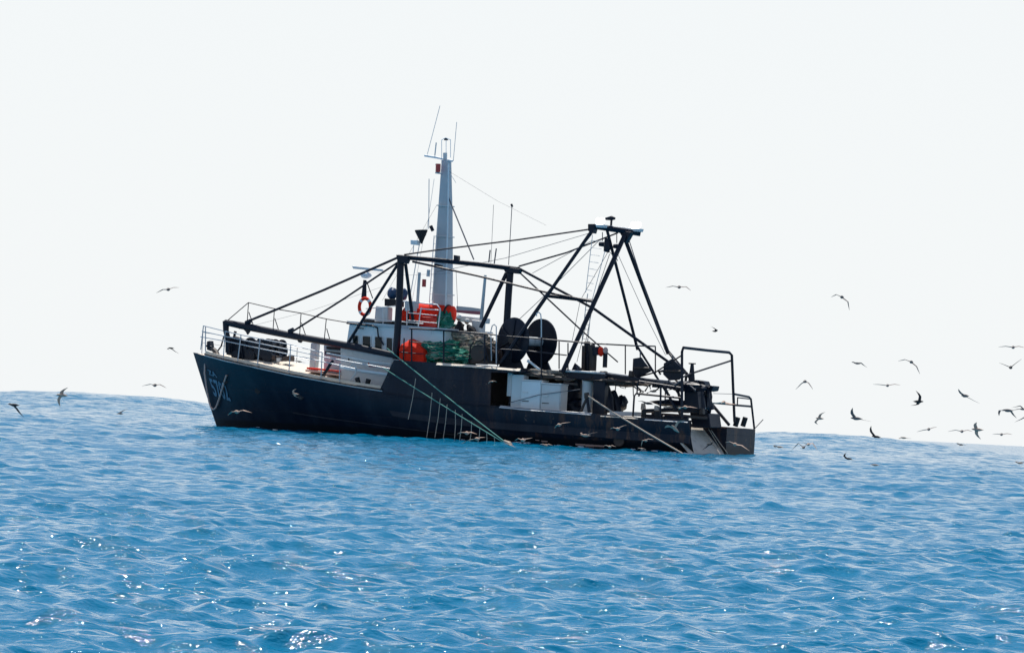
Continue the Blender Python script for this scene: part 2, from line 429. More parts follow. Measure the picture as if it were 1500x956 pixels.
# ================================================================== TRAWLER
ship = thing('fishing_trawler', (0, 0, 0), 'dark navy stern trawler with black steel gantries, riding low with gulls around it', 'fishing trawler')
BEAM = 3.4
X_STEM_TOP = P(283, 515, 0).x; X_STEM_WL = P(319, 628, 0).x
X_STERN = P(1010, 640, -BEAM).x
def bdeck(x):
    t = min(1, max(0, (x - X_STEM_TOP) / 9.5)); return BEAM * (1 - (1 - t) ** 2.5)
def Pe(px, py, inset=0.0):
    """photo point on the port deck edge"""
    y = -2.0
    for _ in range(25):
        q = P(px, py, y); y = 0.5 * y + 0.5 * (-(bdeck(q.x) - inset))
    return P(px, py, y)
SHEER_PX = [(283, 516), (300, 521), (330, 529), (380, 540), (430, 551), (480, 560), (520, 567), (560, 573), (600, 580), (650, 587), (700, 592), (760, 597), (862, 605), (935, 611), (1010, 615)]
SH = [Pe(*p) for p in SHEER_PX]; SH[0] = P(283, 516, 0)
SX = np.array([p.x for p in SH]); SZ = np.array([p.z for p in SH])
def sheer(x): return float(np.interp(x, SX, SZ))
def Xstem(z):
    zt = sheer(X_STEM_TOP); zw = zat(319, 628, 0)
    q = (z - zw) / (zt - zw)
    return X_STEM_WL + (X_STEM_TOP - X_STEM_WL) * (q if q > 0 else q * 0.5)
NS, NV = 64, 16
ZK = -1.0
def hull_pt(u, v):
    """u 0 stem..1 stern, v 0 keel..1 sheer -> half breadth point"""
    ue = u ** 1.35
    xd = X_STEM_TOP + (X_STERN - X_STEM_TOP) * ue
    z = ZK + (sheer(xd) - ZK) * v
    xs = Xstem(z); x = xs + (X_STERN - xs) * ue
    z = ZK + (sheer(x) - ZK) * v
    full = 1 - (1 - v) ** 2.0 * 0.5                                     # midship section
    t = min(1, (x - xs) / (9.5 + (1 - v) * 3.5))
    ex = 1.35 + 1.15 * v ** 1.5                                         # fine at the water, full at the deck
    y = BEAM * (1 - (1 - t) ** ex) * full
    if v >= 0.999: y = bdeck(x)
    return Vector((x, y, z))
def stern_drop(x): return 0.24 * max(0, min(1, (x - 4) / (X_STERN - 4)))
hull = MB(); grid = {}
vals = []
for side in (-1, 1):
    for i in range(NS + 1):
        for k in range(NV + 1):
            p = hull_pt(i / NS, k / NV); 
            if side > 0: p.z -= stern_drop(p.x) * (k / NV)
            grid[(side, i, k)] = len(hull.v); hull.v.append(Vector((p.x, side * p.y, p.z)))
    for i in range(NS):
        for k in range(NV):
            f = (grid[(side, i, k)], grid[(side, i + 1, k)], grid[(side, i + 1, k + 1)], grid[(side, i, k + 1)])
            hull.f.append(f if side < 0 else f[::-1])
# rail cap and inner bulwark face
BWK = 0.95
def bulw(x):                                                            # bulwark depth: none on the foredeck, high aft of the house
    xa = Pe(556, 571).x
    return 0.0 if x < xa else min(1, (x - xa) / 0.4) * BWK
for side in (-1, 1):
    top = [hull.v[grid[(side, i, NV)]] for i in range(NS + 1)]
    inn = [Vector((p.x, side * max(0, abs(p.y) - 0.12), p.z)) for p in top]
    bot = [Vector((p.x, p.y, p.z - bulw(p.x) - 0.02)) for p in inn]
    vs = top + inn + bot; n = NS + 1
    hull.add(vs, [(i, i + 1, n + i + 1, n + i) for i in range(NS)] + [(n + i, n + i + 1, 2 * n + i + 1, 2 * n + i) for i in range(NS)])
# transom: starboard quarter plate, thin port quarter, beneath the ramp
zs = sheer(X_STERN); RY = P(1064, 655, 0).y if False else 0.35
zst = zs - stern_drop(X_STERN)
hull.prism([(X_STERN, RY, -0.9), (X_STERN, BEAM * .98, -0.9), (X_STERN, BEAM, 0.5), (X_STERN, BEAM, zst), (X_STERN, RY + 1.9, zst + 0.02), (X_STERN, RY, zst - 0.02)], (0.05, 0, 0))
hull.prism([(X_STERN - 1.6, RY, -0.6), (X_STERN, RY, -0.6), (X_STERN, RY, zst - 0.02), (X_STERN - 1.6, RY, zst - 0.02)], (0, 0.08, 0))
ho = hull.build('hull', 'hull_paint', ship, smooth=True)
HB = BVHTree.FromPolygons([tuple(v) for v in hull.v], hull.f)
def Ph(px, py, off=0.02, fallback=-0.4):
    """photo point on the hull's own surface"""
    d = (_ri @ ray(px, py)).normalized()
    h = HB.ray_cast(_cp, d)
    if h[0] is None: return P(px, py, fallback)
    n = h[1]
    if n.dot(d) > 0: n = -n
    return h[0] + n * off
# deck
dk = MB(); n = NS + 1; L = []
zdk = lambda x: sheer(x) - bulw(x) - 0.02
for i in range(n):
    p = hull.v[grid[(-1, i, NV)]]; b = max(0.0, abs(p.y) - 0.12); cam_ = 0.42 * min(1, b / 2.5) if bulw(p.x) < 0.01 else 0.08
    row = []
    for q in (-1, -0.85, -0.5, 0, 0.5, 0.85, 1):
        row.append(Vector((p.x, b * q, zdk(p.x) + cam_ * (1 - abs(q) ** 1.6))))
    L.append(row)
vs = [q for r_ in L for q in r_]
dk.add(vs, [(i * 7 + j, i * 7 + j + 1, (i + 1) * 7 + j + 1, (i + 1) * 7 + j) for i in range(n - 1) for j in range(6) if L[i + 1][0].x < X_STERN - 1.25])
dk.build('deck', 'cream', ship, smooth=True)
# ramp
rp = MB().prism([(X_STERN + 0.02, -BEAM + 0.14, 0.02), (X_STERN + 0.02, RY - .01, 0.02), (X_STERN - 1.08, RY - .01, 1.10), (X_STERN - 1.08, -BEAM + 0.14, 1.10)], (0, 0, -0.1))
rp.span((X_STERN - .08, -BEAM + .14, -.8), (X_STERN + .015, RY - .01, -.085))
ramp = rp.build('stern_ramp', 'concrete', ship)
for a, b in (((1038, 628), (1060, 664)), ((1042, 630), (1066, 664)), ((1030, 628), (1052, 660))):
    p, q = P(*a, -0.4), P(*b, 0.0)
    MB().tube([p, (p + q) / 2 + Vector((0, 0, -0.02)), q], 0.014, 6).build('trawl_wire', 'rope', ramp)
# gunwale strip (pale), foredeck edge
def edge_tube(pxs, r, off=0.0, dz=0.0, inset=0.0):
    return MB().tube([Pe(x, y, inset) + Vector((0, -off, dz)) for x, y in pxs], r, 6)
fore = [(x, y) for x, y in SHEER_PX if x <= 560]
edge_tube(fore[1:], 0.022, 0.02, 0.01).build('gunwale_strip', 'white_old', ship, smooth=True)
edge_tube(fore[1:], 0.03, 0.035, 0.075).build('gunwale_strip', 'rubber', ship, smooth=True)
# waterway plank: pale coaming standing just inboard of the foredeck edge
m_ = MB(); q1 = [Pe(x, y, 0.18) for x, y in fore[1:]]
for a, b in zip(q1[:-1], q1[1:]): m_.prism([a + Vector((0, 0, -.05)), b + Vector((0, 0, -.05)), b + Vector((0, 0.03, .22)), a + Vector((0, 0.03, .22))], (0, 0.12, 0.0))
m_.build('foredeck_coaming', 'cream', ship)
edge_tube([(440, 606), (520, 619), (600, 630), (680, 640), (760, 648)], 0.0, 0, 0) if False else None
# rubbing strake along the lower side
def strake(pts, r, matn, name='rubbing_strake', off=0.02):
    m = MB().tube([Ph(x, y, off) for x, y in pts], r, 6); return m.build(name, matn, ship, smooth=True)
strake([(430, 604), (480, 612), (540, 620), (600, 628), (680, 638), (740, 643)], 0.028, 'hull_paint')
strake([(560, 575), (600, 581), (650, 588), (700, 593), (728, 595)], 0.03, 'hull_paint')
# worn fender strip close to the water, and two scuffed patches
for x0_, x1_, y_, hh_ in ((843, 858, 649.5, 3.2), (857, 872, 650.5, 4), (871, 886, 651.5, 3.2), (784, 791, 643.5, 2), (793, 803, 645, 2.6), (765, 775, 641, 2)):
    MB().prism([Ph(x0_, y_, .01), Ph(x1_, y_ + .8, .01), Ph(x1_ - 1, y_ + hh_, .01), Ph(x0_ + 1, y_ + hh_ - .6, .01)], (0, -0.05, 0.015)).build('fender_strip', 'rope_pink', ship, bevel=.015)
c = Ph(907, 645, .0); MB().lathe(c + Vector((0, .02, 0)), c + Vector((0, -0.05, 0)), [(0, .26), (1, .24)], 16).build('discharge_plate', 'steel_brown', ship)
# freeing ports / openings low on the bow
for x, y in ((378, 572), (441, 581), (331, 557)):
    c = Ph(x, y, 0.0); MB().lathe(c + Vector((0, 0.03, 0)), c + Vector((0, -0.03, 0)), [(0, .14), (1, .14)], 12).build('hull_port', 'rubber', ship)
# lettering on the bow
def lettering(txt, o, bx, by, name):
    """text laid on the hull plating: o = baseline start px, bx = px of one em along, by = px of one em up"""
    cu = bpy.data.curves.new('t', 'FONT'); cu.body = txt; cu.size = 1.0; cu.resolution_u = 3; cu.offset = 0.022
    ob = bpy.data.objects.new('t', cu); COL.objects.link(ob)
    dg = bpy.context.evaluated_depsgraph_get(); me = ob.evaluated_get(dg).to_mesh()
    mb = MB(); vs = []
    for v in me.vertices:
        x = o[0] + bx[0] * v.co.x + by[0] * v.co.y; y = o[1] + bx[1] * v.co.x + by[1] * v.co.y
        vs.append(Ph(x, y, 0.03))
    mb.add(vs, [tuple(p.vertices) for p in me.polygons])
    ob.to_mesh_clear() if hasattr(ob, 'to_mesh_clear') else None
    bpy.data.objects.remove(ob); bpy.data.curves.remove(cu)
    return mb.build(name, 'paint_pale', ship)
lettering('ZA', (307, 548), (9, 3.2), (-4.5, -11), 'port_letters')
lettering('5702', (314, 578), (12.5, 4.2), (-12, -36), 'registration_number')

# ---- raised side plating with the shelter deck on top
SL = -BEAM + 0.02
z_top = lambda px, py: zat(px, py, SL)
sp = slab([(555, 573), (577, 527), (640, 531), (700, 534), (757, 539), (757, 546), (719, 545), (718, 593), (700, 594), (650, 588), (600, 581)], SL, 0.06)
sp.build('side_plating', 'hull_paint', ship)
def chamfer(P3, h_, dp, mb=None):
    '''pale sloping rail strip that leans outboard and catches the light'''
    mb = mb or MB(); rr_ = []
    for i, p in enumerate(P3):
        j_ = mnoise.noise(p * 2.3) * .25 + 1
        rr_.append([p + Vector((0, .06, h_ * .5)), p + Vector((0, -dp * j_, -h_ * .5 * j_)), p + Vector((0, -dp * j_ + .01, -h_ * .62 * j_)), p + Vector((0, .06, -h_ * .5))])
    return mb.loft(rr_)
def dens(pts, n=24):
    out = []
    for a, b in zip(pts[:-1], pts[1:]): out += [a.lerp(b, t / 6) for t in range(6)]
    return out + [pts[-1]]
strip = chamfer(dens([P(*q) for q in ((640, 532.5, SL - .03), (700, 536, SL - .03), (762, 541.5, SL - .03))]), .11, .10)
for pts_, m_n in (([(732, 594), (760, 597), (810, 601), (866, 605)], 'white'), ([(880, 607), (910, 609), (935, 611)], 'cream'), ([(945, 612), (975, 614), (1008, 616)], 'grey')):
    chamfer(dens([Ph(x, y + 1, -.02) for x, y in pts_]), .085, .08).build('bulwark_rail_cap', m_n, ship)
strip.build('shelter_deck_edge', 'cream', ship)
UD = [P(577, 529, SL), P(640, 532, SL), P(700, 536, SL), P(762, 541, SL)]
mb = MB()
for a, b in zip(UD[:-1], UD[1:]):
    mb.prism([a + Vector((0, .05, -.04)), b + Vector((0, .05, -.04)), Vector((b.x, BEAM - .05, b.z - .04)), Vector((a.x, BEAM - .05, a.z - .04))], (0, 0, -0.08))
mb.build('shelter_deck', 'steel', ship)
# far side plating and the bulkheads beneath the shelter
mb = MB().prism([Vector((q.x, BEAM - .06, q.z - dz_)) for q, dz_ in ((P(577, 529, SL), 0), (P(762, 541, SL), 0), (P(762, 597, SL), .7), (P(560, 573, SL), .7))], (0, .05, 0))
mb.build('side_plating', 'hull_paint', ship)
xb = P(735, 590, SL).x
mb = MB().span((xb - 0.05, -2.6, -0.2), (xb, 3.2, P(735, 548, SL).z - .15))
mb.build('bulkhead', 'steel', ship)
# dark working space between shelter and aft gantry deck
x0, x1 = P(757, 590, -1).x, P(892, 590, -1).x
mb = MB().span((x0 - 1.2, 0.3, -0.2), (x0 + 3.1, 0.4, zat(800, 555, 0.3)))
mb.build('bulkhead', 'steel_brown', ship)
# white-blue trunk beside the doorway, pillars
a, b = P(750, 548, -2.7), P(765, 592, -2.7)
MB().span((a.x, -2.7, b.z - .3), (b.x, -2.2, a.z)).build('trunk_pillar', 'grey_blue', ship, bevel=.02)
a, b = P(744, 546, -2.75), P(748, 580, -2.75)
MB().span((a.x, -2.75, b.z), (b.x, -2.65, a.z)).build('trunk_pillar', 'grey', ship)
a, b = P(851, 553, -2.2), P(866, 604, -2.2)
MB().lathe(Vector(((a.x + b.x) / 2, -2.0, b.z - .3)), Vector(((a.x + b.x) / 2, -2.0, a.z)), [(0, .25), (.8, .27), (1, .3)], 16).build('vent_trunk', 'grey', ship, smooth=True)
a, b = P(870, 548, -2.6), P(884, 606, -2.6)
MB().span((a.x, -2.6, b.z - .4), (b.x, -2.2, a.z)).build('gantry_pillar', 'steel', ship, bevel=.02)

# ---- wheelhouse
HL = -2.15
def zof(px, py): return zat(px, py, HL)
house = slab([(499, 506), (592, 516), (592, 575), (499, 562)], HL, 4.3).build('deckhouse', 'grey', ship)
wh_pts = [(512, 474), (600, 480), (652, 484), (652, 530), (506, 514)]
wh = slab(wh_pts, HL + 0.05, 4.2).build('wheelhouse', 'grey_blue', ship)
MB().prism([P(508, 470, HL - .1), P(655, 481, HL - .1), P(655, 484.5, HL - .1), P(508, 473.5, HL - .1)], (0, 4.5, 0)).build('wheelhouse_roof', 'white_old', ship)
def window(px0, py0, px1, py1, sk=0.5, lat=HL + .05):
    pts = [(px0, py0), (px1, py0 + sk), (px1, py1 + sk), (px0, py1)]
    fr = MB(); cx, cyy = (px0 + px1) / 2, (py0 + py1) / 2
    P4 = [P(x, y, lat - .035) for x, y in pts]
    fr.tube(P4, 0.022, 6, closed=True)
    f = fr.build('window', 'white', wh)
    MB().prism([p + Vector((0, .02, 0)) for p in P4], (0, .01, 0)).build('pane', 'glass', f)
window(516.5, 491, 525, 508); window(531, 492, 543, 510); window(549, 493, 560, 512); window(566, 494.5, 575, 513)
# front windows (seen from the side only)
xf = P(510, 490, HL).x
for yy in (-1.3, 0, 1.3):
    z0, z1 = zof(516, 508), zof(516, 490)
    f = MB().tube([(xf - .12, yy - .5, z0), (xf - .12, yy + .5, z0), (xf - .06, yy + .5, z1), (xf - .06, yy - .5, z1)], .03, 6, closed=True).build('window', 'white', wh)
    MB().prism([(xf - .11, yy - .5, z0), (xf - .11, yy + .5, z0), (xf - .05, yy + .5, z1), (xf - .05, yy - .5, z1)], (.03, 0, 0)).build('pane', 'glass', f)
lt = lettering  # small name on the wheelhouse side: an illegible dark line of letters
mb = MB()
for i, x in enumerate(np.arange(523, 533, 1.5)):
    mb.prism([P(x, 479.6 + .1 * i, HL - .012), P(x + .9, 479.7 + .1 * i, HL - .012), P(x + .9, 481.2 + .1 * i, HL - .012), P(x, 481.1 + .1 * i, HL - .012)], (0, .01, 0))
mb.build('name_lettering', 'rubber', wh)
bar([(508, 473, HL - .12), (545, 477, HL - .12), (553, 480, HL - .12), (554, 492, HL - .12), (562, 505, HL - .12)], .04, 6).build('handrail', 'steel', ship, smooth=True)
# lower house details
mb = slab([(478, 507), (499, 509), (499, 513), (478, 511)], -1.6, .8); mb.build('locker_lid', 'rubber', ship)
mb = slab([(476, 514), (499, 517), (499, 523), (476, 519)], -1.6, .8); mb.build('locker_louvre', 'rubber', ship)
mb = slab([(474, 505), (500, 508), (500, 560), (474, 555)], -1.5, 1.6); mb.build('companion_hatch', 'white_old', ship, bevel=.03)
slab([(455, 502), (464, 502), (461, 545), (452, 545)], -1.3, .35).build('ventilator', 'white_old', ship, bevel=.04)
bar([(509, 572, -2.9), (511, 559, -2.9), (521, 547, -2.9), (522, 538, -2.9), (517, 533, -2.9), (513, 537, -2.9)], .035).build('davit_pipe', 'grey', ship, smooth=True)
bar([(472, 552, -2.8), (478, 543, -2.8), (484, 533, -2.8), (488, 528, -2.8)], .07).build('roller_arm', 'steel', ship, smooth=True)
MB().lathe(P(472, 556, -2.95), P(472, 556, -2.6), [(0, .12), (1, .12)], 14).build('roller', 'grey', ship, smooth=True)
for a, b in (((523, 553), (527, 568)), ((540, 555), (536, 569))):
    bar([(*a, -2.9), (*b, -2.9)], [.11, .10], 10).build('bollard', 'rubber', ship, smooth=True)
bar([(507, 571, -3.1), (515, 569, -3.1), (525, 569.5, -3.1), (545, 571, -3.1), (555, 573, -3.1)], .05).build('mooring_rail', 'steel', ship)
bar([(498, 538, -2.6), (530, 543, -2.6), (575, 549, -2.6)], .06).build('pipe', 'grey_blue', ship, smooth=True)
bar([(478, 517, -2.7), (500, 521, -2.7), (540, 529, -2.6), (573, 533, -2.6)], .035).build('pipe', 'white', ship, smooth=True)
bar([(540, 531, -2.5), (541, 536, -2.5), (560, 537, -2.5), (571, 539, -2.5)], .03).build('tap_pipe', 'red', ship)
bar([(511, 522, -2.3), (511, 530, -2.3)], .03).build('door_handle', 'rubber', house)

# ---- bow machinery: windlass
wx = MB(); wl = -0.9
wi = slab([(333, 496), (343, 492), (352, 495), (356, 525), (331, 519)], -1.2, .25).build('anchor_windlass', 'steel', ship, bevel=.03)
for (px, py, r_, l0, l1) in ((350, 508, .38, -1.1, 0.9), (366, 504, .30, -1.0, 1.0), (382, 512, .34, -1.1, .8), (392, 503, .22, -1.2, .2), (391, 521, .26, -1.2, .2), (345, 520, .22, -1.3, .4), (364, 521, .30, -1.1, .6)):
    a = P(px, py, l0); b = Vector((a.x, l1, a.z))
    MB().lathe(a, b, [(0, r_), (.06, r_), (.07, r_ * .6), (.48, r_ * .6), (.5, r_), (.54, r_), (.56, r_ * .6), (.93, r_ * .6), (.94, r_), (1, r_)], 18).build('drum', 'steel', wi, smooth=True)
bar([(337, 496, -.9), (360, 500, -.9), (396, 508, -.9)], .06).build('frame_bar', 'steel', wi)
bar([(337, 515, -.9), (396, 527, -.9)], .09).build('frame_bar', 'steel', wi)
for px in (341, 371, 398): bar([(px, 494 + (px - 341) * .2, -.95), (px - 1, 519 + (px - 341) * .17, -.95)], .045).build('frame_bar', 'steel', wi)
bar([(345, 485, -.8), (343, 493, -.8), (352, 496, -.8)], .07).build('brake_lever', 'steel', wi)
bar([(398, 500, -1.2), (401, 511, -1.2), (404, 524, -1.2)], .025).build('brake_lever', 'steel', wi)
slab([(398, 520), (405, 521), (405, 528), (398, 527)], -1.2, .3).build('control_box', 'steel_brown', ship)
slab([(414, 523), (424, 520), (424, 529), (411, 528)], -1.2, .5).build('deck_cleat', 'steel_brown', ship, bevel=.03)
slab([(405, 524), (410, 524), (410, 529), (405, 529)], -1.3, .2).build('deck_hatch', 'white_old', ship)
mb = slab([(303, 500), (307, 499), (309, 514), (303, 512)], -.4, .35); bar([(301, 506, -.4), (310, 508, -.4)], .05, mb=mb); mb.build('bow_bitt', 'steel', ship)
bar([(313, 512, -.7), (317, 516, -.8), (320, 524, -.95)], .11).build('fairlead', 'steel_brown', ship, smooth=True)
bar([(318, 515, -.8), (324, 507, -.8), (328, 492, -.7)], .035).build('stem_stay', 'steel', ship)

# ---- outrigger boom along the port bow with its inverted-V stiffeners
boom_l = lambda px: -1.5 - 1.4 * (px - 330) / 250
bm_ = bar([(330, 472, boom_l(330)), (360, 478, boom_l(360)), (430, 492, boom_l(430)), (520, 508, boom_l(520)), (582, 521, boom_l(582))], [.13, .16, .15, .16, .13], 10).build('outrigger_boom', 'steel', ship, smooth=True)
bar([(331, 470, -1.5), (331, 484, -1.5), (334, 497, -1.5), (334, 516, -1.4)], [.15, .13, .12, .12], 10).build('boom_crutch', 'steel', bm_, smooth=True)
slab([(352, 477), (366, 480), (365, 486), (362, 490), (360, 486)], -1.72, .1).build('lug_plate', 'steel', bm_)
slab([(433, 493), (445, 496), (440, 502), (437, 501)], -2.15, .1).build('lug_plate', 'steel', bm_)
for cx in (364, 427):
    bar([(cx - 4, 473 + (cx - 364) * .2, boom_l(cx)), (cx + 3, 470 + (cx - 364) * .2, boom_l(cx))], .10, 8).build('shackle', 'steel', bm_)
top = [(330, 472, -1.5), (364, 443, -1.6), (402, 452, -1.8), (441, 458.5, -2.05), (478, 467, -2.25), (510, 472.5, -2.3)]
bar(top, .022, 6).build('guy_wire', 'steel', bm_)
for x, y, bx, by in ((364, 443, 362, 473), (402, 452, 400, 483), (441, 458.5, 439, 489), (478, 467, 475, 497)):
    bar([(x, y, boom_l(x)), (bx, by, boom_l(x))], .022, 6).build('stiffener', 'steel', bm_)
    bar([(x + .5, y + 14, boom_l(x)), (bx + 9, by + 3, boom_l(x))], .022, 6).build('stiffener', 'steel', bm_)

# ---- forward gantry: two posts and the long beam between them
gf = bar([(583, 376, -2.75), (640, 381, -2.2), (700, 387, -1.6), (757, 394, -1.0)], .10, 8).build('forward_gantry', 'steel', ship, smooth=True)
MB().tube([P(587, 378, -2.75), P(585, 440, -2.75), P(580, 526, -2.75)], .15, 12).build('post', 'steel', gf, smooth=True)
MB().tube([P(748, 392, -1), P(745, 430, -1), P(742, 480, -1)], .15, 12).build('post', 'steel', gf, smooth=True)
slab([(580, 373), (598, 375), (594, 386), (582, 384)], -2.95, .35).build('gusset', 'steel', gf, bevel=.02)
slab([(735, 390), (762, 394), (758, 401), (740, 399)], -1.2, .35).build('gusset', 'steel', gf, bevel=.02)
for a, b, r_ in (((582, 388, -2.75), (505, 510, -2.3), .065), ((594, 386, -2.6), (606, 478, -1.6), .075), ((742, 400, -1), (704, 480, -1.5), .09), ((744, 396, -1), (722, 440, -1.3), .03)):
    bar([a, b], r_).build('brace', 'steel', gf, smooth=True)
slab([(664.5, 373.5), (671, 374.5), (671, 384), (664.5, 383)], -1.95, .2).build('lamp_bracket', 'steel', gf)
slab([(636, 386), (646, 388), (646, 391), (636, 389)], -2.2, .2).build('lamp_bracket', 'steel', gf)
bar([(604, 383, -2.6), (700, 404, -2), (800, 428, -1.5), (868, 441, -1)], .045, 6).build('stay', 'steel', gf)
for a, b, r_ in (((583, 377, -2.75), (364, 470, -1.7), .055), ((583, 384, -2.75), (426, 487, -2.1), .045)):
    bar([a, ((a[0] + b[0]) / 2, (a[1] + b[1]) / 2 + 1.5, (a[2] + b[2]) / 2), b], r_, 6).build('stay', 'steel', gf)
bar([(592, 373, -2.7), (640, 366, -2.3), (760, 351, -1.6), (862, 336, -1.0)], .035, 6).build('stay', 'steel', gf)
bar([(760, 390, -1), (830, 370, -.8), (905, 341, -.3)], .035, 6).build('stay', 'steel', gf)
bar([(640, 398, -1), (740, 378, -.8), (862, 342, -.6)], .012, 5).build('stay', 'wire', gf)

# ---- aft gantry (A frame)
ga = bar([(862, 334, -1.0), (875, 332, -.8), (925, 340, .2), (938, 342, .4)], .12, 8).build('aft_gantry', 'steel', ship, smooth=True)
bar([(868, 329, -.9), (930, 336, .3)], .04, 6).build('top_rail', 'grey', ga)
slab([(861, 328), (872, 328), (868, 342), (861, 338)], -1.1, .4).build('head_plate', 'steel', ga, bevel=.02)
slab([(906, 338), (925, 340), (921, 347), (916, 356), (911, 347)], -.1, .35).build('head_plate', 'steel', ga, bevel=.02)
for a, b, r_ in (((867, 338, -1.0), (733, 532, -2.6), .075), ((915, 345, -.1), (824, 545, -2.6), .10), ((889, 336, -.5), (934, 512, 1.2), .065), ((914, 346, .3), (979, 518, 1.8), .085)):
    bar([a, b], r_, 10).build('leg', 'steel', ga, smooth=True)
for a, b, r_ in (((758, 392, -1), (870, 452, -.8), .055), ((870, 452, -.8), (1003, 547, .4), .06), ((760, 398, -1), (852, 484, -.9), .035), ((800, 433, -1.3), (871, 441, -.9), .075),
                 ((934, 508, 1.2), (1002, 615, 1.6), .05), ((979, 515, 1.8), (1068, 622, 1.0), .07), ((979, 515, 1.8), (1000, 545, 1.2), .05), ((852, 484, -.9), (905, 530, -.9), .03)):
    bar([a, b], r_, 8).build('brace', 'steel', ga, smooth=True)
for pts, r_ in (([(868, 342, -.9), (800, 430, -1.8), (745, 510, -2.4)], .012), ([(880, 350, -.6), (790, 440, -1), (726, 500, -1.2)], .014), ([(921, 350, .2), (950, 440, 1), (974, 512, 1.6)], .02), ([(905, 372, 0), (940, 450, .8), (975, 520, 1.2)], .012), ([(905, 365, -.2), (860, 470, -.8), (845, 530, -1)], .012),
                ([(890, 370, -.4), (850, 440, -.8), (838, 500, -1)], .012), ([(893, 372, -.4), (870, 440, -.6), (858, 500, -.6)], .014), ([(868, 352, -.8), (780, 400, -1), (700, 370, -1.5)][:2], .012), ([(892, 368, -.4), (905, 382, -.2), (900, 372, -.2)], .015)):
    bar(pts, r_, 5).build('rigging_wire', 'wire', ga)
bar([(889, 349, -.4), (890, 362, -.4), (888, 369, -.4)], [.10, .17, .12], 10).build('hanging_block', 'steel', ga, smooth=True)
for x, y in ((881, 357), (902, 360)):
    bar([(x + 1.5, y - 17, -.2), (x + 1.5, y - 4, -.2)], .02, 5).build('chain', 'wire', ga)
    bar([(x - 3, y + .5, -.2), (x + 5, y + 1, -.2)], [.09, .11], 8).build('hanging_block', 'steel', ga)
def flood(x, y, w_, h_, lat):
    c = P(x, y, lat); f = MB()
    a = P(x - w_ / 2, y + h_ * .55, lat); b = P(x + w_ / 2, y + h_ * .55, lat)
    f.prism([P(x - w_ * .55, y + h_ * .45, lat - .05), P(x + w_ * .5, y + h_ * .5, lat - .05), P(x + w_ * .4, y + h_ * .95, lat - .05), P(x - w_ * .45, y + h_ * .9, lat - .05)], (0, .35, 0))
    fo = f.build('floodlight', 'grey', ga, bevel=.02)
    def rnd(k, l):
        return [P(x + w_ * .5 * k * math.copysign(abs(math.cos(t)) ** .55, math.cos(t)) - .12 * h_ * math.sin(t), y + h_ * .5 * k * math.copysign(abs(math.sin(t)) ** .55, math.sin(t)), l) for t in np.linspace(0, 2 * math.pi, 25)[:-1]]
    MB().loft([rnd(.9, lat - .03), rnd(1.0, lat), rnd(1.0, lat + .05)]).build('lens', 'lamp_lens', fo, smooth=True)
    MB().loft([rnd(1.06, lat + .052), rnd(1.06, lat + .14), rnd(.6, lat + .26)]).build('housing', 'grey', fo, smooth=True)
flood(879, 324, 13, 10, -1.1); flood(931, 330, 15, 10, .2)
bar([(895, 333, -.3), (896, 318, -.3)], .05, 8).build('lamp_pole', 'steel', ga)
bar([(887, 320.5, -.3), (896, 319.5, -.3), (901, 320, -.3)], [.05, .1, .05], 8).build('signal_lamp', 'steel', ga)
# ladder on the gantry
lad = MB(); A, B_ = (868, 344, -.9), (858, 428, -1.2); C_, D_ = (886, 368, -.7), (866, 445, -1)
bar([A, B_], .015, 5, lad); bar([C_, D_], .015, 5, lad)
for t in np.linspace(.1, .95, 8):
    l_ = [A[i] + (B_[i] - A[i]) * t for i in range(3)]; r2 = [C_[i] + (D_[i] - C_[i]) * t for i in range(3)]
    bar([l_, [r2[0], l_[1] + 2, r2[2]]], .012, 5, lad)
lad.build('ladder', 'grey', ga)
lad = MB(); bar([(852, 505, -.8), (858, 450, -.8), (861, 430, -.8)], .02, 5, lad); bar([(860, 508, -.6), (866, 452, -.6)], .02, 5, lad)
for t in np.linspace(0, .9, 8): bar([(853 + 5 * t, 503 - 55 * t, -.8), (860 + 6 * t, 504 - 55 * t, -.6)], .015, 5, lad)
lad.build('ladder', 'grey', ga)
# gantry deck: dark beam over the after deck
slab([(818, 541), (870, 544), (925, 552), (960, 556), (962, 562), (925, 560), (870, 557), (822, 553)], -2.3, 1.6).build('gantry_deck', 'steel', ship, bevel=.02)
bar([(822, 543, -2.35), (850, 544, -2.35), (886, 547, -2.35)], .045, 6).build('deck_edge', 'grey', ship)
bar([(880, 560, -2.0), (888, 585, -2.0), (890, 604, -2.0)], [.3, .33, .3], 12).build('hydraulic_unit', 'steel', ship, smooth=True)
bar([(898, 572, -1.6), (902, 588, -1.6), (906, 606, -1.6)], [.12, .2, .16], 10).build('hydraulic_unit', 'steel', ship, smooth=True)
MB().blob(P(912, 590, -1.3), (.2, .3, .3), 3, .2).build('hydraulic_unit', 'steel', ship, smooth=True)
bar([(903, 552, -1.8), (902, 560, -1.8), (909, 567, -1.8), (916, 569, -1.8), (918, 557, -1.8)], .018, 5).build('hose', 'steel', ship)
MB().blob(P(900, 559, -2.2), (1.6, .5, .16), 8, .3).build('lashed_net', 'steel_brown', ship, smooth=True)
bar([(866, 505, -1.6), (869, 520, -1.6), (868, 543, -1.6)], .16, 10).build('capstan', 'steel_brown', ship, smooth=True)
bar([(860, 500, -1.2), (861, 543, -1.2)], .13, 10).build('capstan', 'steel', ship, smooth=True)
bar([(855, 506, -1.4), (854, 543, -1.4)], .08, 8).build('capstan', 'steel_brown', ship, smooth=True)
bar([(873, 508, -1.8), (874, 520, -1.8)], .17, 12).build('motor', 'steel', ship, smooth=True)
bar([(887, 512, -1.7), (886, 538, -1.7)], .1, 10).build('capstan', 'steel', ship, smooth=True)
